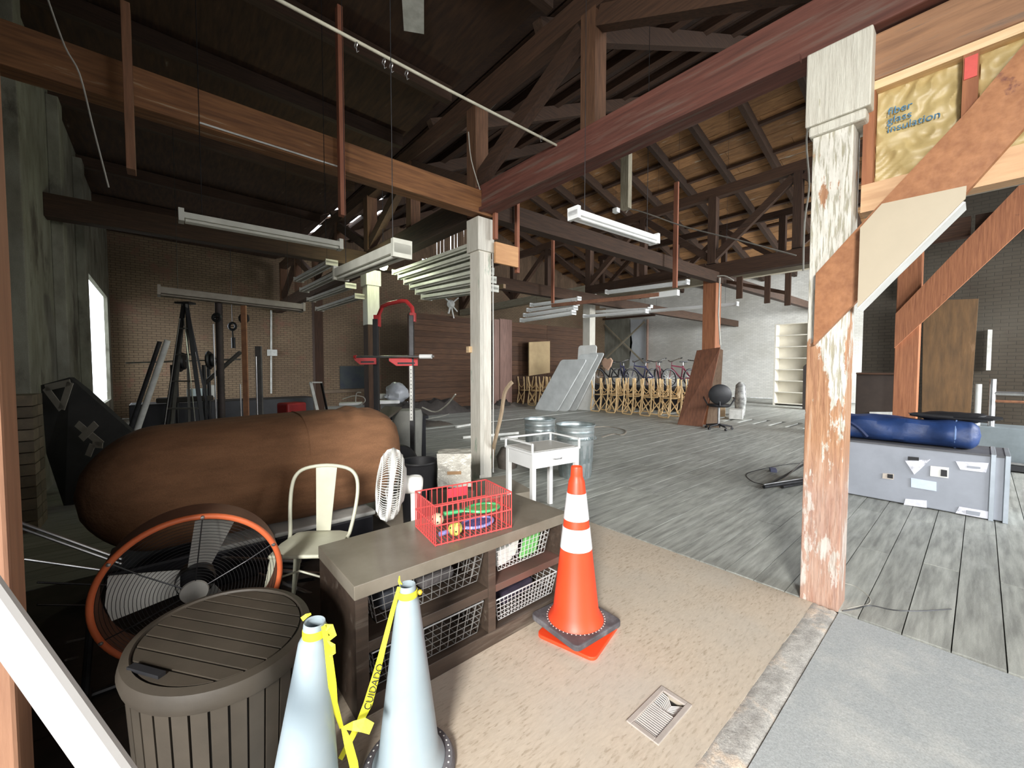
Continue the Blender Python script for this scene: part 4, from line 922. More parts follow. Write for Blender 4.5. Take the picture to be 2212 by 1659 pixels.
fa, a, b = fixture((385, 465), (738, 530), 'x', 1.22, 'long fluorescent fitting hanging below the tie beam at the left', .10, .045, SLAT)
fb_, a, b = fixture((340, 628), (655, 665), 'x', 1.9, 'dusty wide fluorescent fitting hanging above the ladder', .30, .09, FIXD)
fc, a, b = fixture((735, 592), (870, 537), 'y', 1.25, 'white fluorescent fitting ending just above the glowing lamp', .13, .07, SLAT)
ends = [((645, 605), (717, 567)), ((657, 627), (735, 590)), ((672, 648), (758, 617)), ((690, 668), (778, 640))]
for i, (p, q) in enumerate(ends):
    t, a, b = fixture(p, q, 'y', 1.5, ['topmost', 'second', 'third', 'lowest'][i] + ' of the four grey fittings hung in a tilted rack left of the painted post', .20, .05, mat('rack_fixture', (.48, .44, .37), (.36, .33, .28), 6, bump=.02, rough=.5) if i == 0 else MATS['rack_fixture'], val=2.3 + .23 * i, link=.16 if i else 0)
for i in range(6):
    p = (858 + i * 12.5, 590 + i * 10.5); q = (1040 + i * 5, 527 + i * 19)
    t, a, b = fixture(p, q, 'y', 2.4, ['topmost', 'second', 'third', 'fourth', 'fifth', 'lowest'][i] + ' of the six white fittings stacked left of the middle post', .21, .05, SLAT, near=4.62, link=.11 if i else 0)
tag(MB().beam(qx(905, 650, 5.3), qx(1090, 618, 5.3), .06, .08).build('carrying_board', mat('carry_board', (.36, .25, .15), (.26, .17, .10), 6), None), 'tan board under the stack of six white fittings', 'board')
ff, a, b = fixture((1237, 460), (1415, 518), 'x', 1.22, 'bright white fluorescent fitting hanging alone in the middle of the hall', .10, .045)
for i in range(4):
    t, a, b = fixture((1127 + 7 * i, 692 - 11 * i), (1240 + 4 * i, 675 - 10 * i), 'y', 1.9, ['lowest', 'second lowest', 'second highest', 'highest'][i] + ' of the four white fittings left of the white painted post', .16, .06, link=0 if i == 3 else .12)
t, a, b = fixture((1310, 631), (1487, 609), 'y', 2.4, 'long white fitting hanging just above the reddish rail', .15, .07)
for i in range(3):
    t, a, b = fixture((1262 + 18 * i, 683 - 10 * i), (1398 + 5 * i, 672 - 5 * i), 'y', 2.3, ['lowest', 'middle', 'highest'][i] + ' of three white fittings right of the white painted post', .16, .06, link=0 if i == 2 else .12)
t, a, b = fixture((1398, 672), (1594, 656), 'y', 2.8, 'long white fitting ending right of the orange post', .15, .07)
# conduit with clips across the ceiling
c1 = qy(560, -22, 2.9); c2 = qy(1212, 319, 2.9)
cd = thing('conduit_pipe', (c1 + c2) / 2, 'pale conduit pipe running across under the roof above the tie beam', 'pipe')
PC = mat('pale_conduit', (.55, .53, .42), (.42, .40, .31), 8, rough=.5)
MB().tube([c1, c1 + (c2 - c1) * .5 + Vector((0, 0, -.01)), c2], .012, 10).build('pipe', PC, cd, smooth=True)
for px, py in ((769, 97), (829, 133), (845, 142), (878, 158), (1168, 296)):
    p = qy(px, py, 2.9); MB().ring(p, ori((1, .2, 0), (0, 0, 1)), .018, .004, 14, 5).build('clip', STEEL, cd); MB().tube([p + Vector((0, 0, -.015)), p + Vector((.01, .01, -.04)), p + Vector((.02, 0, -.03))], .0025, 5).build('wire_tail', STEEL, cd)
def cable(pts, r, lab, m=PC, name='cable'):
    P = [Vector(p) for p in pts]; out = []
    for i in range(len(P) - 1):
        p0 = P[max(i - 1, 0)]; p1 = P[i]; p2 = P[i + 1]; p3 = P[min(i + 2, len(P) - 1)]
        for k in range(4):
            t = k / 4; out.append(.5 * ((2 * p1) + (-p0 + p2) * t + (2 * p0 - 5 * p1 + 4 * p2 - p3) * t * t + (-p0 + 3 * p1 - 3 * p2 + p3) * t ** 3))
    out.append(P[-1]); return tag(MB().tube(out, r, 5).build(name, m, None, smooth=True), lab, 'cable')
GREYC = mat('grey_cable', (.22, .20, .17)); PALEC = mat('pale_cable', (.50, .48, .42), bump=0)
cable([qy(104, 0, 3.9), qy(140, 100, 3.9), qy(172, 160, 3.9), qy(200, 270, 3.95), qy(235, 405, 4.0)], .005, 'thin pale wire hanging from the roof at the far left', PALEC)
cable([qx(805, 322, 3.6), qx(900, 315, 3.6), qx(1000, 288, 3.55), qx(1060, 235, 3.5), qx(1120, 170, 3.45)], .006, 'slack dark cable looping under the roof left of the king post', GREYC)
cable([qx(1755, 215, 3.35), qx(1742, 300, 3.35), qx(1748, 400, 3.35), qx(1738, 480, 3.35), qx(1735, 585, 3.35)], .006, 'thin cable dangling just left of the peeling post', PALEC)
cable([qx(1352, 460, 7.4), qx(1362, 452, 7.4), qx(1400, 462, 7.4), qx(1480, 490, 7.5), qx(1600, 520, 7.6), qx(1720, 552, 7.7)], .012, 'loose cable bundle running along the tie beam toward the peeling post', GREYC)
cable([at(1037, 410, 4.9), at(1018, 345, 4.9), at(1012, 285, 4.9)], .006, 'short white cable on the post above the middle post', PALEC)
tag(MB().box(at(1331, 455, 7.5), (.1, .1, .08)).build('junction_box', W_METAL, None, bevel=.005), 'small white junction box above the lone fluorescent fitting', 'box')
fl = thing('flood_lamp', at(828, 575, 7.6), 'glowing lamp hanging beside the white top of the painted post', 'lamp')
lp = Vector(fl.location)
MB().lathe([(0, -.08), (.06, -.06), (.085, 0), (.06, .06), (.03, .08), (0, .08)], lp, 20).build('bulb', emit('lamp_glow', (.85, 1.0, .55), 22), fl, smooth=True)
MB().lathe([(.03, .08), (.03, .15), (0, .15)], lp, 14).build('socket', BLACK, fl); MB().tube([lp + Vector((0, 0, .15)), Vector((lp.x, lp.y, 5.2))], .005, 5).build('cord', DARKMET, fl)
L_ = bpy.data.lights.new('lamp_light', 'POINT'); L_.energy = 25; L_.color = (.9, 1, .7); L_.shadow_soft_size = .1; lo = bpy.data.objects.new('lamp_light', L_); COL.objects.link(lo); lo.location = lp + Vector((-.25, -.25, -.1))

# ================================================================== MIDDLE GROUND, LEFT
# long brown covered bundle
bg = thing('covered_bundle', (.6, 3.65, .3), 'long bulging bundle under a stretched brown fabric cover', 'bundle')
FAB = mat('brown_fabric', (.28, .135, .065), (.19, .09, .042), 5, (.6, 2, 2), rough=.9, bump=.5, fine=.15)
import mathutils
n = 60; kk = 40; V = []; X0, X1 = -.44, 1.66
for i in range(n + 1):
    u = i / n; x = X0 + (X1 - X0) * u
    e = min(1, (math.sin(PI * min(u / .20, 1) / 2)) ** .5) * min(1, math.sqrt(max(1 - max((u - .86) / .14, 0) ** 2.4, 0)))
    zc = .72 - .03 * (1 - u) ** 2; hz = (.43 - .03 * (1 - u)) * e; hy = .42 * e
    for k in range(kk):
        a = 2 * PI * k / kk; ca, sa = math.cos(a), math.sin(a); q = (abs(ca) ** 2.6 + abs(sa) ** 2.6) ** (-1 / 2.6)
        w = 1 + .02 * mathutils.noise.noise(Vector((x * 3, ca * 2, sa * 2)))
        cr_ = .03 * math.sin((x * 16 + sa * 13 + mathutils.noise.noise(Vector((x * 4, ca, sa * 3))) * 5)) * max(0, u - .6) / .4 * max(0, sa)
        V.append((x, 3.66 + hy * ca * q * w, zc + (hz * sa * q) * w + cr_))
Fc = [(i * kk + k, (i + 1) * kk + k, (i + 1) * kk + (k + 1) % kk, i * kk + (k + 1) % kk) for i in range(n) for k in range(kk)]
MB().add(V, Fc).build('cover', FAB, bg, smooth=True)
sm = [V[i * kk + k] for i in (36,) for k in range(2, 19)]
MB().tube([Vector(p) + Vector((0, 0, .002)) for p in sm], .004, 5).build('seam', FAB, bg)
# crates carrying it
CR = mat('dark_crate', (.022, .022, .028), (.012, .012, .016), 5, rough=.5)
for i, (x, w) in enumerate(((.40, .36), (.78, .36), (1.16, .36))):
    t = thing('storage_tote', (x, 3.55, 0), ['leftmost', 'middle', 'rightmost'][i] + ' of three dark totes with white lids under the brown bundle', 'tote')
    MB().bb(x - w / 2, x + w / 2, 3.36, 3.9, 0, .25).build('body', CR, t, bevel=.02); MB().bb(x - w / 2 - .01, x + w / 2 + .01, 3.34, 3.92, .25, .285).build('lid', W_DIRTY if i != 1 else W_PAINT, t, bevel=.012)
t = thing('storage_tote', (-.05, 3.6, 0), 'dark tote under the left end of the brown bundle', 'tote'); MB().bb(-.3, .15, 3.4, 3.9, 0, .26).build('body', CR, t, bevel=.02)
# dark low platform with chromed tubes in the left foreground
tb_ = thing('bed_frame', (.2, 2.95, 0), 'stack of chromed metal tubes and dark frames behind the drum fan', 'frame')
for i, (pa, pb_, r, mm) in enumerate([((40, 1128), (262, 1208), .008, STEEL), ((42, 1140), (262, 1218), .007, STEEL), ((52, 1208), (222, 1232), .006, STEEL), ((80, 1258), (232, 1264), .005, DARKMET), ((80, 1306), (212, 1308), .005, DARKMET), ((142, 1388), (203, 1374), .005, STEEL), ((142, 1426), (175, 1418), .005, STEEL)]):
    MB().tube([at(*pa, 1.95), at(*pb_, 2.15)], r, 8).build('tube', mm, tb_, smooth=True)
for i, (pa, pb_) in enumerate([((480, 1205), (650, 1212)), ((500, 1216), (655, 1226)), ((600, 1232), (700, 1240)), ((600, 1262), (680, 1250)), ((560, 1240), (690, 1290))]):
    MB().tube([at(*pa, 2.75), at(*pb_, 2.7)], .012, 8).build('tube', DARKMET if i % 2 else STEEL, tb_, smooth=True)
# rack of dark stands near left wall: long leaning banner board
bn = thing('leaning_banner', (-.6, 6.5, 0), 'dark fabric banner with pale triangle and cross marks leaning by the left wall', 'banner')
BF = mat('banner_black', (.035, .033, .03), (.02, .02, .018), 4, rough=.9); BM = mat('banner_mark', (.36, .33, .28), (.26, .24, .2), 5, rough=.9)
Xb = [at(88, 832, 4.6), at(150, 815, 4.65), at(185, 842, 4.7), at(290, 938, 4.8), at(290, 1010, 4.7), at(140, 1100, 4.4), at(100, 980, 4.5)]
MB().prism(Xb, FW * .05).build('panel', BF, bn)
def strokes(pts, w, d, closed=False):
    P = [at(x, y, d) for x, y in pts]
    if closed: P.append(P[0])
    m = MB()
    for a, b in zip(P[:-1], P[1:]): m.beam(a, b, w, .006, FW)
    return m
def flatstroke(pts, w, d, closed=False):
    P = [at(x, y, d) for x, y in pts]
    if closed: P.append(P[0])
    m = MB()
    for a, b in zip(P[:-1], P[1:]): m.beam(a, b, .006, w, (b - a).normalized().cross(FW))
    return m
flatstroke([(98, 838), (152, 826), (133, 884)], .07, 4.36, True).build('triangle_mark', BM, bn)
flatstroke([(166, 915), (220, 960)], .075, 4.36).build('cross_mark', BM, bn); flatstroke([(208, 915), (175, 948)], .075, 4.35).build('cross_mark', BM, bn)
flatstroke([(190, 985), (200, 960), (222, 962)], .065, 4.36).build('corner_mark', BM, bn)
# step ladder
LM = mat('ladder_grey', (.13, .125, .11), (.09, .085, .075), 5, metal=.2, rough=.6)
ld = thing('step_ladder', at(400, 910, 6.0), 'dark A-frame step ladder standing in front of the brick wall', 'ladder')
ld.location.z = 0
def gz(px, d): p = at(px, 900, d); p.z = 0; return p
T = at(400, 655, 6.2)
for px, d in ((338, 5.7), (448, 5.7), (360, 6.5), (470, 6.5)):
    MB().beam(T + RT * (.02 if px > 400 else -.02), gz(px, d), .05, .028).build('leg', BLACK if px != 360 else LM, ld)
MB().beam(T + RT * .02, gz(408, 6.1), .07, .03).build('leg', LM, ld)
for k in range(1, 6):
    f = k / 6.3; a = T.lerp(gz(338, 5.7), f); b = T.lerp(gz(448, 5.7), f); MB().beam(a, b, .08, .02).build('step', LM, ld)
MB().box(T, (.22, .14, .03), -YAW).build('top_cap', BLACK, ld)
for px0, px1 in ((336, 388), (430, 410)): MB().tube([gz(px0, 5.62) + Vector((0, 0, .02)), T.lerp(gz(px0, 5.62), .1) - FW * .05], .006, 6).build('bright_edge', STEEL, ld)
# upright poles
def pole(px, ytop, d, w, m, lab, name='pole', flat=False, px2=None, zb=0):
    a = at(px, ytop, d); b = at(px2 or px, 900, d); b = Vector((b.x, b.y, zb)) if px2 is None else b + (b - a) * .35
    if px2 is None: b = Vector((a.x, a.y, zb))
    o = (MB().beam(b, a, w, w * (.35 if flat else 1), FW) if flat else MB().tube([b, a], w / 2, 10)).build(name, m, None, smooth=not flat)
    return tag(o, lab, 'pole')
pole(526, 660, 5.6, .07, mat('rust_bar', (.42, .20, .10), (.25, .12, .07), 12, rough=.7), 'rusty flat upright bar with a hole, behind the brown bundle', 'rusty_bar', True)
pole(472, 655, 6.3, .10, mat('dark_pipe', (.09, .07, .065), (.06, .05, .045), 6, metal=.4), 'dark upright pipe right of the step ladder', 'upright_pipe')
pole(461, 700, 6.1, .022, STEEL, 'thin shiny rod standing left of the dark pipe', 'steel_rod')
pole(519, 830, 5.5, .018, STEEL, 'short shiny rod standing left of the rusty bar', 'steel_rod')
pole(558, 748, 5.8, .085, mat('grey_upright', (.20, .19, .18), (.1, .1, .1), 5, metal=.5), 'grey square upright right of the rusty bar', 'metal_upright', True)
pole(553, 770, 5.75, .02, STEEL, 'thin shiny rod in front of the grey upright', 'steel_rod')
pole(362, 735, 5.3, .07, W_DIRTY, 'long pale tube leaning left of the step ladder, right one of two', 'leaning_tube', px2=306)
pole(345, 738, 5.2, .05, DARKMET, 'long dark tube leaning left of the step ladder, left one of two', 'leaning_tube', px2=290)
for i, (px, py) in enumerate([(468, 686), (527, 688), (502, 705)]):
    t = thing('pulley_wheel', at(px, py, 6.0 if i < 2 else 9.0), ['round pulley on the dark upright pipe', 'round pulley behind the rusty bar', 'hanging ring with a short rope on the brick wall'][i], 'pulley')
    c = at(px, py, 6.2 if i == 0 else (5.75 if i == 1 else 9.0)); R = ori(-FW); k = 1 if i < 2 else 1.35
    MB().ring(c, R, .055 * k, .022 * k, 24, 8).build('rim', DARKMET, t, smooth=True)
    MB().tube([c - RT * .05, c + RT * .05], .01, 6).build('axle', DARKMET, t)
    if i == 2: MB().tube([c + Vector((0, 0, -.06)), c + Vector((.01, 0, -.45))], .016, 6).build('rope', DARKMET, t); MB().tube([c + Vector((.01, 0, -.25)), c + Vector((.01, 0, -.48))], .04, 8).build('hook_block', BLACK, t); MB().tube([c + Vector((0, 0, .06)), c + Vector((0, 0, 2.2))], .006, 5).build('line', DARKMET, t)
# barbell bench beside ladder
bbk = thing('barbell', at(400, 778, 7.2), 'long barbell with dark plates resting on a frame beside the ladder', 'barbell')
MB().tube([at(272, 784, 6.9), at(520, 776, 7.5)], .014, 10).build('bar', STEEL, bbk, smooth=True)
dB = (at(520, 776, 7.5) - at(272, 784, 6.9)).normalized()
for px, r_, w_ in ((383, .19, .05), (392, .15, .05), (448, .17, .05), (456, .12, .05)):
    c = at(272, 784, 6.9).lerp(at(520, 776, 7.5), (px - 272) / 248.)
    MB().lathe([(0, -w_ / 2), (r_ * .9, -w_ / 2), (r_, 0), (r_ * .9, w_ / 2), (0, w_ / 2)], c, 28, ori(dB)).build('weight_plate', BLACK, bbk, smooth=True)
wb_ = thing('weight_bench', at(420, 850, 7.3), 'dark weight bench frame under the barbell', 'bench'); wb_.location.z = 0
for px, d in ((372, 7.1), (440, 7.2), (380, 7.6), (450, 7.7)):
    p = at(px, 790, d); MB().tube([Vector((p.x, p.y, 0)), Vector((p.x, p.y, 1.55))], .03, 8).build('upright', BLACK, wb_)
MB().beam(at(440, 830, 7.3), at(520, 760, 7.5), .12, .06).build('back_pad', mat('pad', (.05, .045, .04), rough=.6), wb_, bevel=.02)
MB().beam(at(345, 865, 7.1), at(455, 860, 7.3), .26, .09).build('seat_pad', MATS['pad'], wb_, bevel=.02)
# pale boxes and blue bag near the ladder
tag(MB().box(at(426, 850, 8.3), (.28, .2, .20), .5).build('pale_box', mat('pale_blue_box', (.66, .78, .80), (.55, .66, .68), 4), None, bevel=.01), 'pale box on the low dark shelf between the ladder and the pipe', 'box')
tag(MB().box(at(459, 845, 8.3), (.10, .08, .26), .5).build('white_canister', W_PAINT, None, bevel=.02), 'small white canister beside the pale box', 'canister')
p = at(440, 868, 8.3); tag(MB().bb(p.x - 1.1, p.x + 2.0, p.y - .35, p.y + .35, 0, p.z + .02).build('low_shelf', CR, None, bevel=.01), 'low dark storage shelf against the brick wall behind the ladder', 'shelf')
p = at(495, 905, 6.2); tag(MB().lathe([(0, 0), (.22, .05), (.27, .2), (.2, .36), (.08, .42), (0, .42)], (p.x, p.y, 0), 20).build('blue_sack', mat('blue_sack', (.09, .16, .30), (.05, .08, .16), 6, bump=.6), None, smooth=True), 'blue sack on the floor behind the brown bundle', 'sack')
p = at(630, 870, 6.6); t = thing('white_bucket', (p.x, p.y, 0), 'off-white bucket holding a red bin behind the brown bundle', 'bucket')
MB().lathe([(0, .01), (.16, 0), (.20, .62), (.205, .64), (.19, .64), (.18, .60), (0, .58)], (p.x, p.y, 0), 28).build('body', mat('bucket_white', (.40, .38, .32), (.3, .29, .25), 4), t, smooth=True)
tag(MB().box((p.x, p.y, .80), (.34, .28, .27), .4).build('red_bin', mat('red_bin', (.40, .02, .02), (.25, .015, .015), 4, rough=.5), None, bevel=.03), 'dark red bin sitting in the off-white bucket', 'bin')
t = thing('folding_easel', at(680, 870, 6.0), 'white legged folding stand behind the brown bundle', 'stand'); t.location.z = 0
MB().beam(at(671, 826, 6.0), at(690, 905, 5.9), .045, .015).build('leg', W_DIRTY, t); q = at(694, 826, 6.2); MB().beam(q, Vector((q.x + .25, q.y + .1, 0)), .04, .015).build('leg', DARKMET, t); MB().beam(at(671, 826, 6.0), q, .04, .02).build('crossbar', W_DIRTY, t)
q = at(690, 905, 5.9); MB().beam(q, q + (q - at(671, 826, 6.0)) * 1.2, .045, .015).build('leg', W_DIRTY, t)
# dark work table with white trays
p = at(790, 885, 6.6); wt_ = thing('work_table', (p.x, p.y, 0), 'dark cluttered work table behind the weight rack', 'table')
MB().box((p.x, p.y, .70), (1.9, .8, .05), -.35).build('tabletop', CR, wt_)
for sx, sy in ((-1, -1), (1, -1), (-1, 1), (1, 1)):
    o = Matrix.Rotation(-.35, 3, 'Z') @ Vector((sx * .88, sy * .33, 0)); MB().box((p.x + o.x, p.y + o.y, .34), (.06, .06, .68), -.35).build('leg', CR, wt_)
tag(MB().box(at(758, 872, 6.35), (.34, .2, .04), -.35).build('white_tray', W_PAINT, None, bevel=.01), 'white tray with wires at the left of the work table', 'tray')
cable([at(740, 862, 6.3), at(765, 855, 6.3), at(785, 858, 6.3), at(788, 868, 6.3), at(770, 875, 6.3), at(770, 850, 6.3), at(780, 848, 6.3)], .008, 'loop of white wire on the tray on the work table', PALEC)
tag(MB().box(at(838, 868, 6.3), (.34, .2, .05), -.35).build('white_sheet', W_METAL, None, bevel=.01), 'bright white folded sheet on the work table behind the rack', 'sheet')
tag(MB().box(at(826, 856, 6.5), (.10, .1, .08), -.35).build('small_white_box', W_DIRTY, None, bevel=.01), 'small grey white box on the work table behind the rack upright', 'box')
c = at(858, 852, 6.5); m = MB(); V = []; nn = 20; kk2 = 14
for i in range(nn + 1):
    for k in range(kk2):
        u = PI * i / nn; a = 2 * PI * k / kk2; d = Vector((math.sin(u) * math.cos(a), math.sin(u) * math.sin(a), math.cos(u)))
        V.append(c + Vector((d.x * .19, d.y * .15, d.z * .14)) * (1 + .25 * mathutils.noise.noise(d * 2.5)) + Vector((0, 0, .05 * max(d.z, 0))))
m.add(V, [(i * kk2 + k, (i + 1) * kk2 + k, (i + 1) * kk2 + (k + 1) % kk2, i * kk2 + (k + 1) % kk2) for i in range(nn) for k in range(kk2)])
tag(m.build('plastic_sack', mat('pale_sack', (.50, .52, .56), (.36, .38, .42), 5, rough=.3, bump=.5), None, smooth=True), 'crumpled pale plastic sack on the work table', 'sack')
p = at(880, 880, 6.0); tag(MB().lathe([(0, 0), (.19, 0), (.22, .80), (.20, .88), (0, .88)], (p.x, p.y, 0), 24).build('grey_drum', mat('grey_tub', (.30, .30, .27), (.22, .22, .2), 4), None, smooth=True), 'grey drum standing behind the weight rack', 'drum')
tag(MB().beam(at(790, 925, 5.4), at(850, 880, 5.9), .3, .03).build('leaning_plank', mat('plank_grey', (.12, .10, .08)), None), 'dark plank lying behind the right end of the brown bundle', 'plank')

# ---- weight rack with red arch
RR = mat('rack_red', (.62, .05, .05), (.5, .04, .04), 4, rough=.4, bump=0)
rk = thing('weight_rack', at(890, 1100, 4.6), 'black weight rack with a red arch and red safety arms', 'rack'); rk.location.z = 0
R1 = at(890, 800, 4.6); R2 = at(813, 800, 5.0)
def up(p, z): return Vector((p.x, p.y, z))
pzr = at(892, 682, 4.6).z; pzl = at(813, 690, 5.0).z
MB().beam(up(R1, .02), up(R1, pzr), .05, .05, FW).build('upright', DARKMET, rk, bevel=.003)
MB().beam(up(R2, .02), up(R2, pzl), .06, .06, FW).build('upright', BLACK, rk, bevel=.003)
MB().beam(up(R1, .9) - FW * .027 - RT * .005, up(R1, 1.52) - FW * .027 - RT * .005, .035, .003, FW).build('front_plate', W_DIRTY, rk)
m = MB()
for k in range(14):
    z = .93 + k * .042; m.lathe([(.006, .0), (.006, .003), (0, .003)], up(R1, z) - FW * .028 - RT * .005, 8, ori(-FW))
m.build('holes', BLACK, rk, kind='stuff')
T1 = at(892, 680, 4.6); T2 = at(815, 688, 5.0); MB().tube([T2, at(826, 662, 4.95), at(840, 656, 4.85), at(868, 650, 4.7), at(878, 651, 4.65), at(890, 664, 4.6), T1], .024, 10).build('arch', RR, rk, smooth=True)
MB().box(T2 + Vector((0, 0, -.03)), (.07, .07, .14), -YAW).build('bracket', RR, rk); MB().box(T1 + Vector((0, 0, -.03)), (.06, .06, .1), -YAW).build('bracket', RR, rk)
for (px0, px1, py, d0, d1) in ((765, 812, 772, 4.7, 4.95), (840, 902, 774, 4.45, 4.6)):
    a = at(px0, py, d0); b = at(px1, py, d1); u = Vector((0, 0, 1)); l = b - a
    MB().prism([a, b, b - u * .085, a + l * .25 - u * .085, a - u * .03], FW * .02).build('safety_arm', RR, rk, bevel=.004)
    MB().beam(a + l * .3 - u * .055 - FW * .004, b - l * .1 - u * .055 - FW * .004, .006, .018).build('slot', BLACK, rk)
MB().beam(up(R1, .04), up(R2, .04), .06, .06).build('foot', BLACK, rk); MB().beam(up(R1, .04) + Vector((-.4, -.1, 0)), up(R1, .04) + Vector((.35, .2, 0)), .06, .06).build('foot', BLACK, rk)
br_ = thing('olympic_bar', at(850, 771, 4.5), 'chromed lifting bar lying across the red safety arms', 'barbell')
A = at(765, 771, 4.6); B = at(937, 770, 4.45); MB().tube([A, B], .0125, 12).build('bar', STEEL, br_, smooth=True); dB = (B - A).normalized()
MB().tube([A.lerp(B, .83), A.lerp(B, .975)], .025, 14).build('sleeve', W_METAL, br_, smooth=True); MB().tube([A, A.lerp(B, .03)], .02, 12).build('collar', RR, br_, smooth=True)
# black bin, wrapped bale, plates
p = at(905, 1000, 3.9); t = thing('black_bin', (p.x, p.y, 0), 'black round bin beside the foil wrapped bale', 'bin')
MB().lathe([(0, 0), (.15, 0), (.175, .58), (.185, .60), (.165, .60), (.15, .05), (0, .05)], (p.x, p.y, 0), 28).build('body', BLACK, t, smooth=True); MB().ring((p.x, p.y, .6), Matrix.Identity(3), .178, .012, 32, 6).build('rim', BLACK, t, smooth=True)
p = at(860, 930, 4.5); tag(MB().lathe([(0, -.03), (.2, -.03), (.215, 0), (.2, .03), (0, .03)], (p.x, p.y, .43), 32, ori((-.5, -.8, .25))).build('weight_plate', BLACK, None, smooth=True), 'large black weight plate leaning behind the right end of the bundle', 'plate')
FOIL = mat('foil_wrap', (.70, .68, .60), (.50, .48, .42), 9, metal=.15, rough=.35, bump=.9)
p = at(982, 1035, 3.95); t = thing('wrapped_bale', (p.x, p.y, 0), 'bale wrapped in creased pale foil with a brown tape patch', 'bale')
m = MB(); V = []; Fc = []; N_ = 14
Rb = Matrix.Rotation(-YAW + .12, 3, 'Z'); base_z = .28
faces6 = [((1, 0, 0), (0, 1, 0), (0, 0, 1)), ((-1, 0, 0), (0, 1, 0), (0, 0, 1)), ((0, 1, 0), (1, 0, 0), (0, 0, 1)), ((0, -1, 0), (1, 0, 0), (0, 0, 1)), ((0, 0, 1), (1, 0, 0), (0, 1, 0)), ((0, 0, -1), (1, 0, 0), (0, 1, 0))]
for nrm_, u_, v_ in faces6:
    nrm_, u_, v_ = Vector(nrm_), Vector(u_), Vector(v_); b0 = len(V)
    for i in range(N_ + 1):
        for j in range(N_ + 1):
            q = nrm_ + u_ * (2 * i / N_ - 1) + v_ * (2 * j / N_ - 1); s = Vector((q.x * .165, q.y * .13, q.z * .165))
            s *= .97 + .06 * mathutils.noise.noise(s * 13) - .03 * (q.length - 1)
            V.append(Vector((p.x, p.y, .53)) + Rb @ s)
    for i in range(N_):
        for j in range(N_):
            f = (b0 + i * (N_ + 1) + j, b0 + (i + 1) * (N_ + 1) + j, b0 + (i + 1) * (N_ + 1) + j + 1, b0 + i * (N_ + 1) + j + 1); Fc.append(f)
m.add(V, Fc).build('wrap', FOIL, t)
MB().box(Vector((p.x, p.y, .51)) + Rb @ Vector((0, -.133, 0)), (.13, .004, .03), -YAW + .12).build('tape_patch', mat('brown_tape', (.40, .24, .12)), t)
tag(MB().box((p.x, p.y, .18), (.42, .38, .355), -YAW).build('dark_carton', mat('carton_dark', (.10, .07, .05)), None, bevel=.005), 'dark carton under the foil wrapped bale', 'carton')
p = at(960, 1075, 3.2); tag(MB().lathe([(0, 0), (.10, .01), (.13, .10), (.09, .2), (0, .23)], (p.x, p.y, 0.0), 14).build('red_flower_bundle', mat('red_flowers', (.55, .07, .03), (.10, .05, .03), 22, bump=1), None), 'tangle of red artificial flowers behind the red wire basket', 'flowers')
tag(MB().box((2.75, 3.75, .06), (1.0, .75, .10), -.25).build('flat_carton', mat('flat_carton', (.36, .32, .26), (.28, .25, .20), 4), None, bevel=.004), 'flat brown carton lying left of the white side table', 'carton')
tag(MB().box((2.45, 2.62, .05), (.5, .34, .09), -.1).build('low_carton', mat('low_carton', (.42, .33, .24), (.34, .26, .18), 4), None, bevel=.004), 'low brown carton in front of the white side table legs', 'carton')
# wooden handle leaning on the middle post
cable([qz(1062, 1010), at(1068, 960, 5.35), at(1082, 900, 5.3), at(1090, 850, 5.25), at(1100, 832, 5.2), at(1107, 825, 5.2)], .026, 'bent wooden tool handle leaning beside the middle post', mat('handle_wood', (.42, .32, .21), (.3, .22, .15), 6, (5, 5, 1)), 'tool_handle')
p = qz(1085, 1012); tag(MB().lathe([(0, .0), (.14, 0), (.17, .16), (.10, .3), (0, .33)], (p.x + .1, p.y, 0), 14).build('dark_sack', mat('dark_sack', (.11, .09, .075), (.07, .06, .05), 9, bump=.7), None, smooth=True), 'small dark sack on the floor right of the middle post', 'sack')
# hose and cable on floor
cable([at(984, 852, 5.9), at(965, 875, 6.3), at(940, 890, 6.6), at(912, 880, 6.8)], .012, 'white cable drooping left of the middle post', PALEC)
cable([qz(920, 905), qz(960, 898), qz(985, 885), qz(1000, 880)], .012, 'pale hose on the floor left of the middle post', PALEC)
cable([qz(1270, 925), qz(1310, 922), qz(1350, 930), qz(1345, 940), qz(1325, 938), qz(1300, 945)], .02, 'loop of old rope on the floor behind the trash cans', mat('old_rope', (.28, .25, .2), (.2, .17, .14), 20))
cable([qz(1820, 1320), qz(1850, 1315), qz(1880, 1308), qz(1930, 1318), qz(1990, 1320), qz(2055, 1316)], .004, 'thin dark cable on the floor right of the peeling post', DARKMET)
cable([qz(1825, 1260), qz(1850, 1268), qz(1878, 1290), qz(1876, 1305), qz(1850, 1310), qz(1830, 1315)], .0025, 'thin loop of wire at the foot of the peeling post', PALEC)
for i, (a, b, w) in enumerate([((1000, 945), (1120, 935), .03), ((1080, 948), (1118, 945), .03), ((1100, 950), (1150, 955), .02), ((985, 922), (1045, 912), .05)]):
    tag(MB().beam(qz(*a, .03), qz(*b, .03), w, .05).build('loose_batten', W_DIRTY, None), ['long', 'short', 'thin', 'wide'][i] + ' pale batten lying on the floor ' + ['behind the post', 'left of the cans', 'just before the cans', 'left of the post'][i], 'batten')
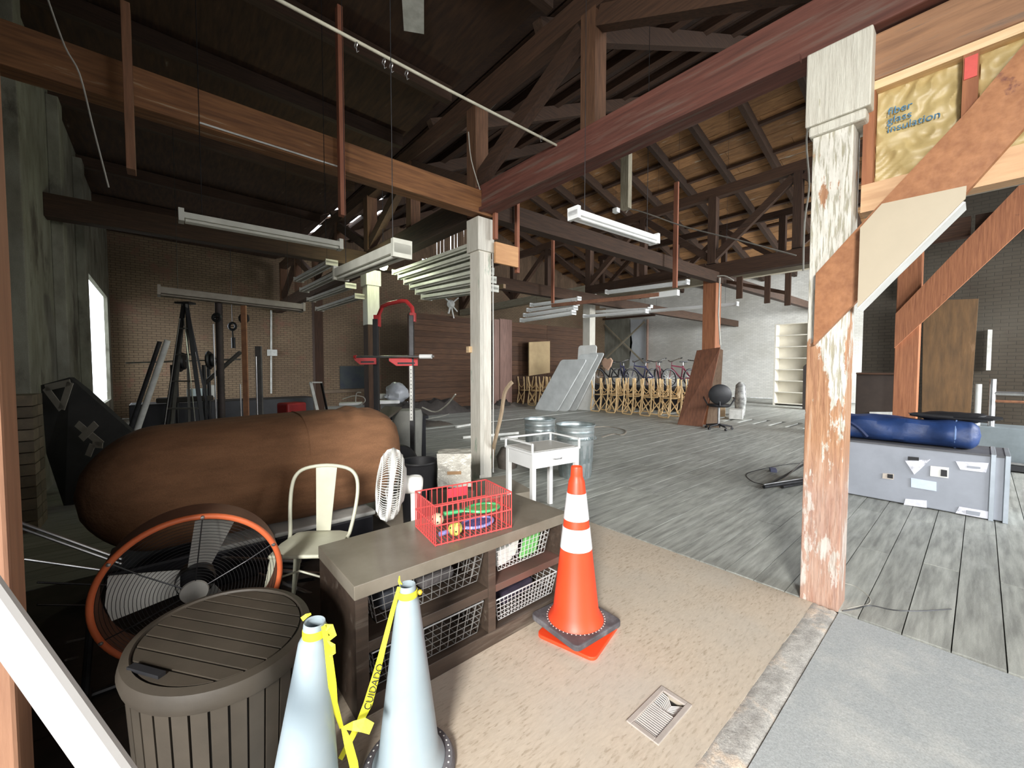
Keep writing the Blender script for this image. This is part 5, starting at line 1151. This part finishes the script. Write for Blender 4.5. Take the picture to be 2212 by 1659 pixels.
# tarps and scrap on the far floor
for i, (px, py, sx, sy, sz, c) in enumerate([(935, 872, .5, .3, .22, (.16, .16, .17)), (975, 868, .9, .5, .12, (.06, .055, .05)), (900, 905, .7, .4, .10, (.08, .07, .06)), (960, 852, .9, .5, .2, (.17, .15, .13)), (1082, 868, .35, .3, .35, (.05, .045, .04)), (745, 850, 1.4, .6, .5, (.06, .05, .045)), (940, 905, .4, .3, .1, (.13, .11, .09))]):
    p = qz(px, py + 12); V = []; q_ = 12
    p.y = min(p.y, (12.5 if p.x + sx > 6.2 else 16.4) - sy)
    for a in range(q_ + 1):
        for b in range(q_ + 1):
            u, v = a / q_ * 2 - 1, b / q_ * 2 - 1; h = max(0, 1 - u ** 4) * max(0, 1 - v ** 4) * sz * (.65 + .6 * abs(mathutils.noise.noise(Vector((u * 3 + i, v * 3, 1))))) 
            V.append((p.x + u * sx, p.y + v * sy, h))
    nq = len(V); V += [(x, y, -.01) for x, y, z in V[:]]
    Fc = [(a * 13 + b, (a + 1) * 13 + b, (a + 1) * 13 + b + 1, a * 13 + b + 1) for a in range(12) for b in range(12)]
    tag(MB().add(V[:nq], Fc).build('crumpled_tarp', mat('tarp_' + 'abcdefg'[i], c, tuple(x * .6 for x in c), 5, bump=.6), None, smooth=True), ['grey plastic heap', 'low black tarp', 'flat dark tarp', 'pale brown heap', 'black heap', 'tall dark heap', 'brown grey heap'][i] + ' on the floor ' + ['left of the middle post', 'just left of the middle post', 'behind the weight rack', 'before the timber partition', 'right behind the middle post', 'under the far painted post', 'left of the middle post, nearer the weight rack'][i], 'tarp')
# items on the left brick wall
tag(MB().tube([qy(586, 670, 16.45), qy(586, 850, 16.45)], .03, 8).build('wall_conduit', W_DIRTY, None), 'thin conduit on the left brick wall', 'pipe')
tag(MB().box(qy(588, 762, 16.42), (.3, .12, .22)).build('switch_box', W_DIRTY, None, bevel=.01), 'small box on the conduit on the left brick wall', 'box')
tag(MB().box(qy(735, 845, 16.46), (2.2, .08, .12)).build('shelf_board', mat('shelf_b', (.20, .14, .09)), None), 'brown shelf board against the left brick wall', 'board')
o = MB().box(qy(765, 815, 16.47), (1.1, .06, .9)).build('dark_notice', mat('dark_notice', (.05, .06, .055), (.03, .035, .05), 3), None); tag(o, 'dark panel on the left brick wall behind the painted post', 'panel')
for i, (px, w) in enumerate(((1072, .12), (1092, .3))):
    a = qy(px, 880, 11.9); b = qy(px, 690, 11.9); a.x = b.x; a.z = 0
    tag(MB().beam(a, b, .06, w * 2, (1, 0, 0)).build('upright_board', mat('pinkish_board_%s' % 'ab'[i], (.26, .15, .12), (.17, .10, .08), 5, (5, 5, .5)), None), ['narrow', 'wide'][i] + ' pinkish upright board leaning on the partition right of the middle post', 'board')
tag(MB().prism([qy(1143, 812, 12.1), qy(1188, 805, 12.1), qy(1188, 737, 12.1), qy(1143, 739, 12.1)], (0, .05, 0)).build('tan_board', mat('tan_board', (.46, .34, .18), (.38, .27, .14), 3), None), 'tan rectangular board standing on the chairs against the partition', 'board')
sk = thing('wall_decoration', qy(975, 660, 12.5), 'pale spiky decoration fixed on the timber partition', 'decoration'); p = qy(974, 657, 12.5)
MB().lathe([(0, -.12), (.12, -.08), (.16, 0), (.1, .1), (0, .12)], p, 12, ori((0, -1, 0))).build('centre', W_DIRTY, sk)
for dx, dz in ((-.3, .22), (.3, .25), (-.12, -.35), (.1, -.5), (.25, -.25)): MB().beam(p, p + Vector((dx, -.03, dz)), .05, .04).build('spike', W_DIRTY, sk)
MB().bb(3.05, 3.105, 4.40, 4.46, 1.70, 1.78).build('wooden_cleat', PINE_Y, mp_)

# ================================================================== HALL: TABLES, CHAIRS, BIKES
FT = mat('grey_table_plastic', (.64, .66, .65), (.50, .52, .51), 3, rough=.45, bump=.03)
def ftable(bl, br, lean, lab, hgt=2.15, tm=FT):
    """folding table stood on end, leaning back (+X)"""
    t = thing('folding_table', (bl + br) / 2, lab, 'table'); w = (br - bl); upv = Vector((lean[0], lean[1], 1)).normalized() * hgt; n_ = -w.normalized().cross(upv.normalized()).normalized()
    pts = []; wl = w.length; wd = w.normalized(); ud = upv.normalized(); r = .10
    for cx__, cy__, a0 in ((wl - r, hgt - r, 0), (r, hgt - r, PI / 2), (r, r, PI), (wl - r, r, 1.5 * PI)):
        for k in range(5):
            a = a0 + k * PI / 8; pts.append(bl + wd * (cx__ + r * math.cos(a)) + ud * (cy__ + r * math.sin(a)))
    MB().prism(pts, n_ * .045).build('tabletop', tm, t, bevel=.01)
    c = bl + w / 2
    for f in (.2, .8):
        q = c + ud * hgt * f + n_ * .06; MB().tube([q - wd * wl * .38, q + wd * wl * .38], .014, 6).build('leg_tube', DARKMET, t)
        q2 = q + ud * (.5 if f < .5 else -.5); MB().tube([q - wd * wl * .38, q2 - wd * wl * .38, q2 + wd * wl * .38, q + wd * wl * .38], .013, 6).build('folded_leg', DARKMET, t)
    return t
tabs = [(qz(1158, 884), qz(1207, 889), 'frontmost grey folding table leaning against the white painted post', 2.1), (qz(1192, 886), qz(1228, 889), 'second grey folding table leaning behind the frontmost one', 2.25), (qz(1212, 885), qz(1243, 888), 'third grey folding table leaning behind the second one', 2.25)]
for i, (l, r, lab, h) in enumerate(tabs):
    l = l + Vector((.06 * i - .1, .0, 0)); r = r + Vector((.06 * i - .1, 0, 0)); ftable(l, r, (.12, -.62 + .06 * i), lab, h)
ftable(qx(1240, 884, 11.2) * Vector((1, 1, 0)) if False else Vector((11.2, qx(1240, 884, 11.2).y, 0)), Vector((11.3, qx(1279, 884, 11.3).y, 0)), (.06, -.03), 'white rimmed folding table standing upright behind the other folding tables', 2.3, W_PAINT)

CW = mat('light_bentwood', (.80, .58, .30), (.64, .43, .21), 8, (2, 2, 2), rough=.5, rnd=.08, bump=.02)
def make_chair():
    t = thing('bentwood_chair', (0, 0, 0), 'light bentwood cross-back chair stacked upside down', 'chair')
    # upright local coords: seat at .52, back towards -x ; later flipped: z -> H - z
    Hh = 1.14
    def fl(x, y, z): return Vector((x, y, Hh - z))
    s = 1.0
    MB().lathe([(0, -.012), (.21, -.014), (.222, 0), (.21, .012), (0, .010)], fl(0, 0, .56), 20).build('seat', CW, t, smooth=True)
    for sy in (-1, 1):
        MB().tube([fl(.19, sy * .16, .55), fl(.215, sy * .19, .28), fl(.235, sy * .215, 0)], [.024, .02, .017], 6).build('leg', CW, t, smooth=True)
        MB().tube([fl(-.25, sy * .2, .0), fl(-.215, sy * .19, .3), fl(-.20, sy * .185, .56), fl(-.235, sy * .2, .82), fl(-.27, sy * .205, 1.05), fl(-.28, sy * .17, 1.115), fl(-.285, 0, 1.125)], .021, 6).build('rear_leg', CW, t, smooth=True)
        MB().tube([fl(-.205, -sy * .18, .62), fl(-.235, 0, .84), fl(-.275, sy * .19, 1.08)], .017, 6).build('cross_splat', CW, t)
        MB().tube([fl(.225, sy * .2, .15)] + [fl(.20 - .0 * k, sy * (.18 - .18 * k / 5), .22 + .28 * math.sin(PI / 2 * k / 5)) for k in range(6)], .013, 5).build('stretcher', CW, t)
    MB().tube([fl(-.225, -.2, .16), fl(-.215, -.13, .36), fl(-.21, 0, .44), fl(-.215, .13, .36), fl(-.225, .2, .16)], .014, 5).build('rear_arch', CW, t)
    return t
ch0 = make_chair(); first = True
ordn = ['first', 'second', 'third', 'fourth', 'fifth', 'sixth', 'seventh']
def place(x, y, rz, lab, grp):
    global first
    if first: ch0.location = (x, y, 0); ch0.rotation_euler = (0, 0, rz); ch0['label'] = lab; ch0['group'] = grp; first = False
    else: dup(ch0, (x, y, 0), rz, lab, grp)
for r_, rn in enumerate(('front', 'middle', 'back')):
    for k in range(6):
        y = 5.50 + k * .62; x = 11.62 + r_ * .56 - .03 * k
        place(x, y, random.uniform(-.22, .22) + (.0 if r_ != 0 or k != 0 else .35), '%s bentwood chair from the right in the %s row of the long upturned stack' % (ordn[k], rn), 'upturned bentwood chairs in the long stack')
for r_, rn in enumerate(('front', 'back')):
    for k in range(3):
        place(11.35 + r_ * .6, 11.05 + k * .62, random.uniform(-.2, .2), '%s bentwood chair from the right in the %s row left of the folding tables' % (ordn[k], rn), 'upturned bentwood chairs left of the tables')
# bicycles on a low platform behind the chairs
pf = tag(MB().bb(13.3, 15.1, 5.9, 10.6, 0, .78).build('dark_platform', CR, None, bevel=.01), 'low dark platform carrying the bicycles behind the stacked chairs', 'platform')
def bike(loc, rz, col, lab, lean=.12):
    t = thing('bicycle', loc, lab, 'bicycle'); R = Matrix.Rotation(rz, 3, 'Z') @ Matrix.Rotation(lean, 3, 'X'); L0 = Vector(loc)
    def P(x, z, y=0): return L0 + R @ Vector((x, y, z))
    RW = R @ ori((0, 1, 0), (1, 0, 0))
    for x in (-.5, .5):
        MB().ring(P(x, .33), RW, .315, .034, 40, 6).build('tyre', BLACK, t, smooth=True)
        m = MB()
        for k in range(14): a = 2 * PI * k / 14; m.beam(P(x, .33), P(x + .3 * math.cos(a), .33 + .3 * math.sin(a)), .003, .003)
        m.build('spokes', STEEL, t, kind='stuff'); MB().ring(P(x, .33), RW, .295, .006, 32, 5).build('wheel_rim', STEEL, t)
    m = MB(); 
    for a, b in (((-.5, .33), (-.05, .30)), ((-.05, .30), (-.18, .78)), ((-.5, .33), (-.17, .72)), ((-.17, .72), (.33, .78)), ((-.05, .30), (.35, .70))): m.tube([P(*a), P(*b)], .028, 6)
    m.build('frame', col, t); MB().tube([P(.5, .33), P(.38, .66), P(.32, .92)], .014, 6).build('fork', col, t)
    MB().tube([P(.20, 1.0, -.30), P(.26, .98, -.2), P(.34, .93, -.06), P(.34, .93, .06), P(.26, .98, .2), P(.20, 1.0, .30)], .02, 6).build('handlebar', STEEL, t, smooth=True)
    for s in (-1, 1): MB().tube([P(.24, .99, s * .24), P(.15, 1.02, s * .34)], .018, 6).build('grip', BLACK, t)
    MB().tube([P(-.18, .78), P(-.2, .90)], .012, 6).build('seat_post', STEEL, t); MB().prism([P(-.36, .90, -.08), P(-.36, .90, .08), P(-.2, .90, .05), P(-.04, .90, .015), P(-.04, .90, -.015), P(-.2, .90, -.05)], R @ Vector((0, 0, .045))).build('saddle', BLACK, t, bevel=.01)
    MB().ring(P(-.05, .30, .04), RW, .085, .006, 20, 5).build('chainring', DARKMET, t)
    for k, s in ((0, 1), (1, -1)): MB().beam(P(-.05, .30, .06 * s), P(-.05 + .14 * s, .22, .06 * s), .02, .012).build('crank', DARKMET, t)
BL = mat('bike_navy', (.03, .03, .09)); BR = mat('bike_maroon', (.16, .02, .04)); BK = mat('bike_pink', (.30, .09, .10)); BG = mat('bike_black', (.02, .02, .02))
for i, (y, rz, c) in enumerate([(10.2, 2.8, BG), (9.45, 3.5, BL), (8.65, 2.75, BL), (7.85, 3.45, BK), (7.1, 2.8, BR), (6.35, 3.5, BG)]):
    bike((14.15 + .05 * (i % 3), y, .80), rz, c, ['leftmost black bicycle behind the upturned chairs', 'navy bicycle, second from the left behind the chairs', 'navy bicycle in the middle of the row behind the chairs', 'pink framed bicycle behind the upturned chairs', 'maroon bicycle behind the right part of the chairs', 'black bicycle nearest the brown leaning board'][i])
c = qx(1312, 787, 12.9); tag(MB().prism([c + Vector((0, y, z)) for y, z in ((.22, -.1), (.28, .12), (.17, .26), (.02, .20), (-.12, .26), (-.22, .14), (-.14, -.08), (.0, -.25))], (.08, 0, 0)).build('tan_cushion', mat('tan_cushion', (.55, .36, .25), (.45, .28, .2), 4), None, bevel=.03), 'tan star shaped cushion on the bicycles behind the tables', 'cushion')
# brown board leaning on the post
bb0 = qz(1463, 917); bb1 = qz(1517, 922)
t = thing('leaning_board', (bb0 + bb1) / 2, 'front brown board leaning on the orange post', 'board')
top0 = qx(1505, 757, 10.72); top1 = qx(1556, 750, 10.72)
MB().prism([bb0, bb1, top1, top0], (.05, .01, 0)).build('panel', BROWNB, t, bevel=.004)
tag(MB().prism([bb1 + Vector((.1, -.04, 0)), bb1 + Vector((.12, -.36, 0)), qx(1562, 756, 10.95) , qx(1552, 752, 10.95)], (.04, .02, 0)).build('leaning_sheet', mat('board_edge', (.30, .21, .14), (.2, .13, .09), 6, (5, 5, .6)), None), 'second board leaning behind the brown board at the orange post', 'board')
tag(MB().tube([qx(1555, 600, 10.7), qx(1552, 680, 10.68), qx(1556, 745, 10.7)], .02, 6).build('cord', PALEC, None), 'pale cord hanging down the right side of the orange post', 'cord')
cable([qx(1484, 597, 10.7), qx(1540, 597, 10.7), qx(1565, 596, 10.7), qx(1585, 606, 10.7)], .016, 'pale cable crossing the orange post under the beam', PALEC)
# office chair
p = qz(1552, 927); oc_ = thing('office_chair', (p.x, p.y, 0), 'black office chair on a five star base', 'chair')
for k in range(5):
    a = 2 * PI * k / 5 + .3; d = Vector((math.cos(a), math.sin(a), 0)); MB().tube([p + Vector((0, 0, .12)), p + d * .30 + Vector((0, 0, .08))], [.028, .018], 8).build('base_leg', BLACK, oc_); q = p + d * .30 + Vector((0, 0, .03)); MB().lathe([(0, -.02), (.03, -.018), (.03, .018), (0, .02)], q, 14, ori((-d.y, d.x, 0))).build('castor', BLACK, oc_)
MB().tube([p + Vector((0, 0, .1)), p + Vector((0, 0, .55))], .03, 10).build('gas_lift', STEEL, oc_)
fc_ = Vector((-.9, -.45, 0)).normalized()
MB().lathe([(0, -.03), (.22, -.03), (.26, 0), (.24, .035), (0, .045)], p + Vector((0, 0, .58)) - fc_ * -.0, 28).build('seat', BLACK, oc_, smooth=True)
cb2 = p + fc_ * .22 + Vector((0, 0, .86)); R = ori(fc_ + Vector((0, 0, -.1)), (0, 0, 1)); MB().lathe([(0, -.04), (.21, -.035), (.25, 0), (.21, .035), (0, .04)], cb2, 32, R).build('backrest', BLACK, oc_, smooth=True)
MB().tube([p + Vector((0, 0, .57)), p + fc_ * .25 + Vector((0, 0, .6)), cb2 - fc_ * .03], .016, 8).build('back_arm', BLACK, oc_)
sd = Vector((-fc_.y, fc_.x, 0))
for s in (-1, 1): MB().tube([p + sd * s * .24 + Vector((0, 0, .58)), p + sd * s * .33 + Vector((0, 0, .74)), p + sd * s * .33 - fc_ * .2 + Vector((0, 0, .77))], .016, 8).build('armrest', BLACK, oc_)
p = qz(1590, 905); tag(MB().box((p.x, p.y, .15), (.45, .35, .28), .3).build('white_carton', W_DIRTY, None, bevel=.01), 'white carton on the floor behind the office chair', 'carton')
p = qz(1570, 902); tag(MB().box((p.x + .2, p.y + .3, .30), (.3, .3, .6), .5).build('brown_carton', mat('brown_carton', (.5, .36, .22)), None, bevel=.01), 'tall carton between the boards and the office chair', 'carton')
p = qz(1583, 898); tag(MB().lathe([(0, 0), (.13, 0), (.17, .5), (.14, .95), (.05, 1.05), (0, 1.05)], (p.x + .3, p.y - .1, 0), 16).build('clear_bag', mat('bag_film', (.55, .55, .52), (.15, .15, .15), 7, rough=.2, bump=.6), None, smooth=True), 'tall grey plastic bag of odds behind the office chair', 'bag')

# ---- white shelving on the rear wall, dark leaning door beside it
S0 = qx(1669, 876, 18.7); S1 = qx(1775, 876, 18.7); ys0, ys1 = S0.y, S1.y; xs = 18.7; hs = 3.25
sh = thing('tall_shelving', (xs + .25, (ys0 + ys1) / 2, 0), 'tall cream shelving unit with seven bays near the rear wall', 'shelving')
CRM = mat('cream_shelf', (.76, .72, .62), (.68, .64, .55), 3, rough=.5, bump=.02)
MB().bb(xs, xs + .45, ys0 - .06, ys0, 0, hs).build('side_panel', CRM, sh); MB().bb(xs, xs + .45, ys1, ys1 + .06, 0, hs).build('side_panel', CRM, sh); MB().bb(xs + .43, xs + .45, ys1, ys0, 0, hs).build('back_panel', CRM, sh)
for k in range(8): MB().bb(xs + .0, xs + .43, ys1 + .06, ys0 - .06, .06 + k * (hs - .1) / 7, .09 + k * (hs - .1) / 7).build('shelf', CRM, sh)
tag(MB().prism([qx(1733, 888, 17.4), qx(1752, 900, 17.4), qx(1760, 770, 17.4), qx(1735, 792, 17.4)], (.35, 0, 0)).build('dark_cabinet_side', mat('dark_side', (.07, .055, .05)), None), 'dark slanted cabinet side in front of the cream shelving', 'cabinet')
# rear wall details
wx = 22.42
tag(MB().prism([qx(1303, 795, wx), qx(1358, 795, wx), qx(1366, 740, wx), qx(1358, 688, wx), qx(1303, 692, wx)], (.05, 0, 0)).build('grey_sheet', mat('grey_sheet', (.30, .30, .25), (.20, .20, .17), 3, (2, 2, .5)), None), 'grey weathered sheet on the rear wall beside the corner', 'sheet')
o = MB().beam(qx(1305, 700, 22.3), qx(1392, 785, 22.3), .05, .09).build('cross_brace', MATS['pale_beam'], None); tag(o, 'diagonal brace bar falling to the right over the grey sheet', 'brace')
o = MB().beam(qx(1302, 780, 22.2), qx(1392, 695, 22.2), .05, .09).build('cross_brace', MATS['pale_beam'], None); tag(o, 'diagonal brace bar rising to the right over the grey sheet', 'brace')
tag(MB().prism([qx(1360, 790, wx), qx(1394, 790, wx), qx(1394, 690, wx), qx(1362, 690, wx)], (.04, 0, 0)).build('pale_sheet', mat('pale_sheet', (.66, .70, .74), (.58, .62, .66), 3), None), 'pale bluish sheet on the rear wall right of the grey sheet', 'sheet')
a = qx(1399, 690, 22.35); tag(MB().tube([Vector((a.x, a.y, .4)), a], .07, 8).build('wall_pipe', mat('pink_pipe', (.42, .28, .22)), None), 'brownish pipe standing on the rear wall right of the pale sheet', 'pipe')
a = qx(1289, 680, 22.3); tag(MB().bb(a.x - .4, a.x + .15, a.y - .1, a.y + .5, 0, 4.6).build('corner_pier', WB, None), 'white brick pier in the far corner of the hall', 'pier')
tag(MB().beam(qx(1300, 690, 22.2), qx(1415, 680, 22.2), .1, .12).build('wall_rail', D_TIM_Y, None), 'dark rail along the rear wall above the sheets', 'rail')

# ================================================================== RIGHT SIDE
CASE = mat('case_grey', (.36, .38, .43), (.30, .32, .36), 3, rough=.5, bump=.02); CASE2 = mat('case_edge', (.46, .50, .55), (.38, .42, .46), 5, metal=.5, rough=.35)
rc = thing('road_case', (6.4, .9, 0), 'long grey road case with white handles and paper labels', 'case')
MB().bb(6.12, 6.72, -.20, 1.32, .01, .64).build('body', CASE, rc, bevel=.01)
for y in (-.21, -.12):
    MB().bb(6.10, 6.74, y, y + .035, 0, .655).build('end_band', CASE2, rc, bevel=.004)
MB().bb(6.11, 6.73, -.2, 1.32, .63, .65).build('lid_edge', mat('case_top', (.13, .13, .14)), rc)
def plate(a, b, c, d, X, m, nm, par, th=.006): return MB().prism([qx(*p, X) for p in (a, b, c, d)], (-th, 0, 0)).build(nm, m, par, bevel=0)
CHL = mat('chalk_white', (.80, .80, .86), (.66, .66, .74), 14, rough=.5, c3=(.40, .41, .46), thr=.62, sharp=.04, scale3=10)
hp = plate((2064, 996), (2136, 1000), (2130, 1021), (2074, 1014), 6.115, CHL, 'handle_plate', rc); plate((2090, 1006), (2118, 1009), (2118, 1013), (2090, 1010), 6.105, CASE, 'grip', hp)
hp = plate((2072, 1094), (2144, 1106), (2140, 1122), (2064, 1108), 6.115, CHL, 'handle_plate', rc); plate((2088, 1102), (2118, 1107), (2116, 1115), (2088, 1110), 6.105, CASE, 'grip', hp)
plate((1956, 1077), (2002, 1081), (2002, 1097), (1952, 1090), 6.115, CHL, 'handle_plate', rc); plate((1955, 995), (2010, 992), (1990, 1012), (1975, 1025), 6.115, CHL, 'torn_sticker', rc)
lb = plate((2010, 1006), (2050, 1010), (2049, 1033), (2009, 1028), 6.115, W_PAINT, 'paper_label', rc); plate((2033, 1014), (2046, 1016), (2046, 1030), (2032, 1028), 6.108, BLACK, 'printed_block', lb)
plate((1968, 1032), (2023, 1041), (2023, 1061), (1968, 1052), 6.115, mat('pale_label', (.68, .76, .88), (.60, .68, .8), 12), 'paper_label', rc)
lb = plate((1907, 1022), (1931, 1024), (1930, 1036), (1906, 1033), 6.115, mat('buff_label', (.66, .58, .5)), 'paper_label', rc); plate((1917, 1024), (1929, 1025), (1929, 1034), (1917, 1032), 6.108, BLACK, 'printed_block', lb)
plate((1962, 986), (1985, 988), (1985, 995), (1962, 994), 6.108, BLACK, 'latch_recess', rc)
# blue bag
bl = thing('blue_bag', (6.4, .9, .65), 'long blue fabric bag lying on the grey road case', 'bag')
BLU = mat('blue_nylon', (.022, .06, .20), (.012, .03, .10), 4, rough=.5, bump=.6)
n = 90; V = []; kk = 20
for i in range(n + 1):
    u = i / n; y = -.02 + 1.34 * u; e = min(1, (u / .05) ** .35 if u < .05 else 1) * min(1, ((1 - u) / .05) ** .35 if u > .95 else 1)
    for k in range(kk):
        a = 2 * PI * k / kk; ca, sa = math.cos(a), math.sin(a); q = (abs(ca) ** 3 + abs(sa) ** 3) ** (-1 / 3); w = 1 + .20 * mathutils.noise.noise(Vector((y * 5, ca * 1.5, sa * 1.5)))
        V.append((6.40 + .22 * ca * q * e * w, y, .655 + .14 + (.14 * sa * q * e * (w if sa > 0 else 1))))
MB().add(V, [(i * kk + k, i * kk + (k + 1) % kk, (i + 1) * kk + (k + 1) % kk, (i + 1) * kk + k) for i in range(n) for k in range(kk)]).build('body', BLU, bl, smooth=True)
m = MB(); m.ring((6.40, .16, .795), ori((0, 1, 0)), .19, .012, 30, 6, 1.2, .78); m.build('strap', mat('blue_strap', (.14, .22, .42)), bl)
cable([(6.19, 1.28, .84), (6.175, 1.1, .88), (6.165, .95, .82), (6.165, .84, .70)], .018, 'dark strap curling over the side of the blue bag', mat('navy_strap', (.015, .03, .10)), 'bag_strap')
V = []; c = Vector((6.45, .18, .97))
for i in range(13):
    for k in range(12):
        u = PI * i / 12; a = 2 * PI * k / 12; d = Vector((math.sin(u) * math.cos(a), math.sin(u) * math.sin(a), math.cos(u))); V.append(c + Vector((d.x * .12, d.y * .34, d.z * .05)) * (1 + .4 * mathutils.noise.noise(d * 3)))
tag(MB().add(V, [(i * 12 + k, (i + 1) * 12 + k, (i + 1) * 12 + (k + 1) % 12, i * 12 + (k + 1) % 12) for i in range(12) for k in range(12)]).build('black_cloth', BLACK, None, smooth=True), 'crumpled black cloth on the right end of the blue bag', 'cloth')
# microphone/light stand lying on the floor
sd_ = thing('folded_stand', qz(1740, 1030), 'folded black metal stand lying across the floor and against the road case', 'stand')
A = qz(1650, 1052, .03); B = at(1985, 1000, 5.75)
MB().tube([A, A.lerp(B, .5), B], .022, 8).build('pole', DARKMET, sd_, smooth=True); MB().tube([A + Vector((0, 0, .03)), A.lerp(B, .80) + Vector((0, 0, .045))], .010, 8).build('side_tube', STEEL, sd_, smooth=True)
MB().tube([qz(1660, 1048, .04), qz(1742, 1000, .10)], .014, 8).build('leg', DARKMET, sd_); MB().tube([qz(1690, 1040, .05), qz(1745, 985, .2)], .008, 8).build('leg', STEEL, sd_); MB().tube([qz(1690, 1052, .02), qz(1760, 1040, .02)], .02, 8).build('leg', DARKMET, sd_)
for a, b, r in (((1880, 985), (1905, 978), .014), ((1905, 978), (1925, 975), .022), ((1925, 975), (1942, 1000), .018), ((1905, 980), (1925, 1008), .016), ((1925, 1005), (1960, 1000), .02)): MB().tube([at(*a, 5.7), at(*b, 5.7)], r, 8).build('clamp', STEEL, sd_, smooth=True)
MB().tube([at(1960, 1002, 5.72), at(1980, 1003, 5.7), at(2000, 992, 5.7)], .005, 6).build('wire_tail', BLACK, sd_)
cable([qz(1735, 1000), qz(1690, 1005), qz(1640, 1015), qz(1612, 1025), qz(1625, 1040), qz(1650, 1047)], .006, 'thin black cable looping on the floor left of the peeling post', BLACK)
tag(MB().box(qz(1670, 1015, .02), (.16, .08, .04), .4).build('small_plug', mat('blue_plug', (.12, .13, .22)), None, bevel=.005), 'small dark plug on the floor left of the peeling post', 'plug')
# plywood sheet, counters, rails before the dark partition
tag(MB().prism([qx(1990, 930, 12.1), qx(2094, 930, 12.1), qx(2114, 645, 12.1), qx(1995, 650, 12.1)], (.04, 0, 0)).build('plywood_sheet', PLY, None, bevel=.003), 'brown plywood sheet standing before the dark brick partition', 'sheet')
tag(MB().prism([qx(1995, 618, 12.35), qx(2000, 650, 12.35), qx(1955, 640, 12.35), qx(1955, 590, 12.35)], (.03, 0, 0)).build('pale_scrap', W_DIRTY, None), 'pale scrap of board fixed behind the braced post', 'board')
ct = thing('steel_counter', (9.6, -.4, 0), 'grey counter with chromed rails at the right edge', 'counter')
MB().bb(9.3, 9.9, -3.2, .28, .10, .62).build('body', mat('counter_grey', (.22, .26, .28), (.16, .19, .2), 3, rough=.5), ct, bevel=.01)
MB().bb(9.2, 9.9, -3.2, .30, .02, .10).build('base', BLACK, ct)
MB().tube([(9.22, .3, .13), (9.22, -3.0, .10)], .02, 8).build('foot_rail', STEEL, ct, smooth=True)
for y, h in ((.02, 1.25), (-.12, 1.33)): MB().tube([(9.45, y, .0), (9.45, y, h)], .035, 10).build('post', W_PAINT if h < 1.3 else STEEL, ct, smooth=True)
MB().tube([(9.45, -.12, 1.12), (9.45, -3, 1.12)], .03, 8).build('rail', STEEL, ct, smooth=True); MB().tube([(9.45, -.12, 1.0), (9.45, -3, 1.0)], .02, 8).build('rail', RUST, ct, smooth=True)
dc = thing('dark_counter', (12.0, 2.0, 0), 'dark low counter behind the braced post with a pale shelf', 'counter')
MB().bb(11.9, 12.4, 1.0, 1.85, 0, 1.35).build('body', mat('counter_dark', (.045, .03, .022), rough=.6), dc, bevel=.01); MB().bb(11.86, 12.4, 1.0, 1.85, 1.35, 1.39).build('top', D_TIM_Y, dc)
MB().prism([qx(1878, 890, 11.85), qx(1932, 890, 11.85), qx(1932, 918, 11.85), qx(1880, 920, 11.85)], (.05, 0, 0)).build('pale_shelf', W_DIRTY, dc)
tag(MB().bb(9.3, 10.0, .62, 1.32, .02, .24).build('pale_carton', W_DIRTY, None, bevel=.01), 'long pale carton on the floor behind the blue bag', 'carton')
tag(MB().prism([qx(2130, 800, 12.4), qx(2140, 800, 12.4), qx(2144, 712, 12.4), qx(2134, 712, 12.4)], (.05, 0, 0)).build('wall_strip', W_DIRTY, None), 'narrow pale strip on the dark brick partition', 'strip')

# climbing greenery outside the side window
gr = thing('window_shrub', (-1.9, 14.6, 0), 'green leafy shrub outside the side window', 'shrub'); m = MB(); rr = random.Random(5)
for k in range(420):
    p = Vector((-1.62 - rr.random() * .6, 12.6 + rr.random() * 4, .3 + rr.random() ** 1.6 * 1.1)); s = .07
    R = Euler((rr.random() * 3, rr.random() * 3, rr.random() * 3)).to_matrix(); m.add([p + R @ Vector(v) for v in ((-s, 0, 0), (0, -s * .6, .01), (s, 0, 0), (0, s * .6, .01))], [(0, 1, 2, 3)])
m.build('foliage', mat('leaf_green', (.10, .22, .05), (.05, .12, .03), 9, island=.4), gr, kind='stuff')
for k in range(5): MB().tube([(-1.8, 12.8 + k * .8, -.2), (-1.85, 12.9 + k * .8, 1.1)], .02, 6).build('stem', D_TIM_Z, gr)
struct(MB().bb(-30, -1.6, -10, 40, -.5, -.2).build('ground', mat('outside_ground', (.35, .34, .3), (.25, .25, .2), 2)))
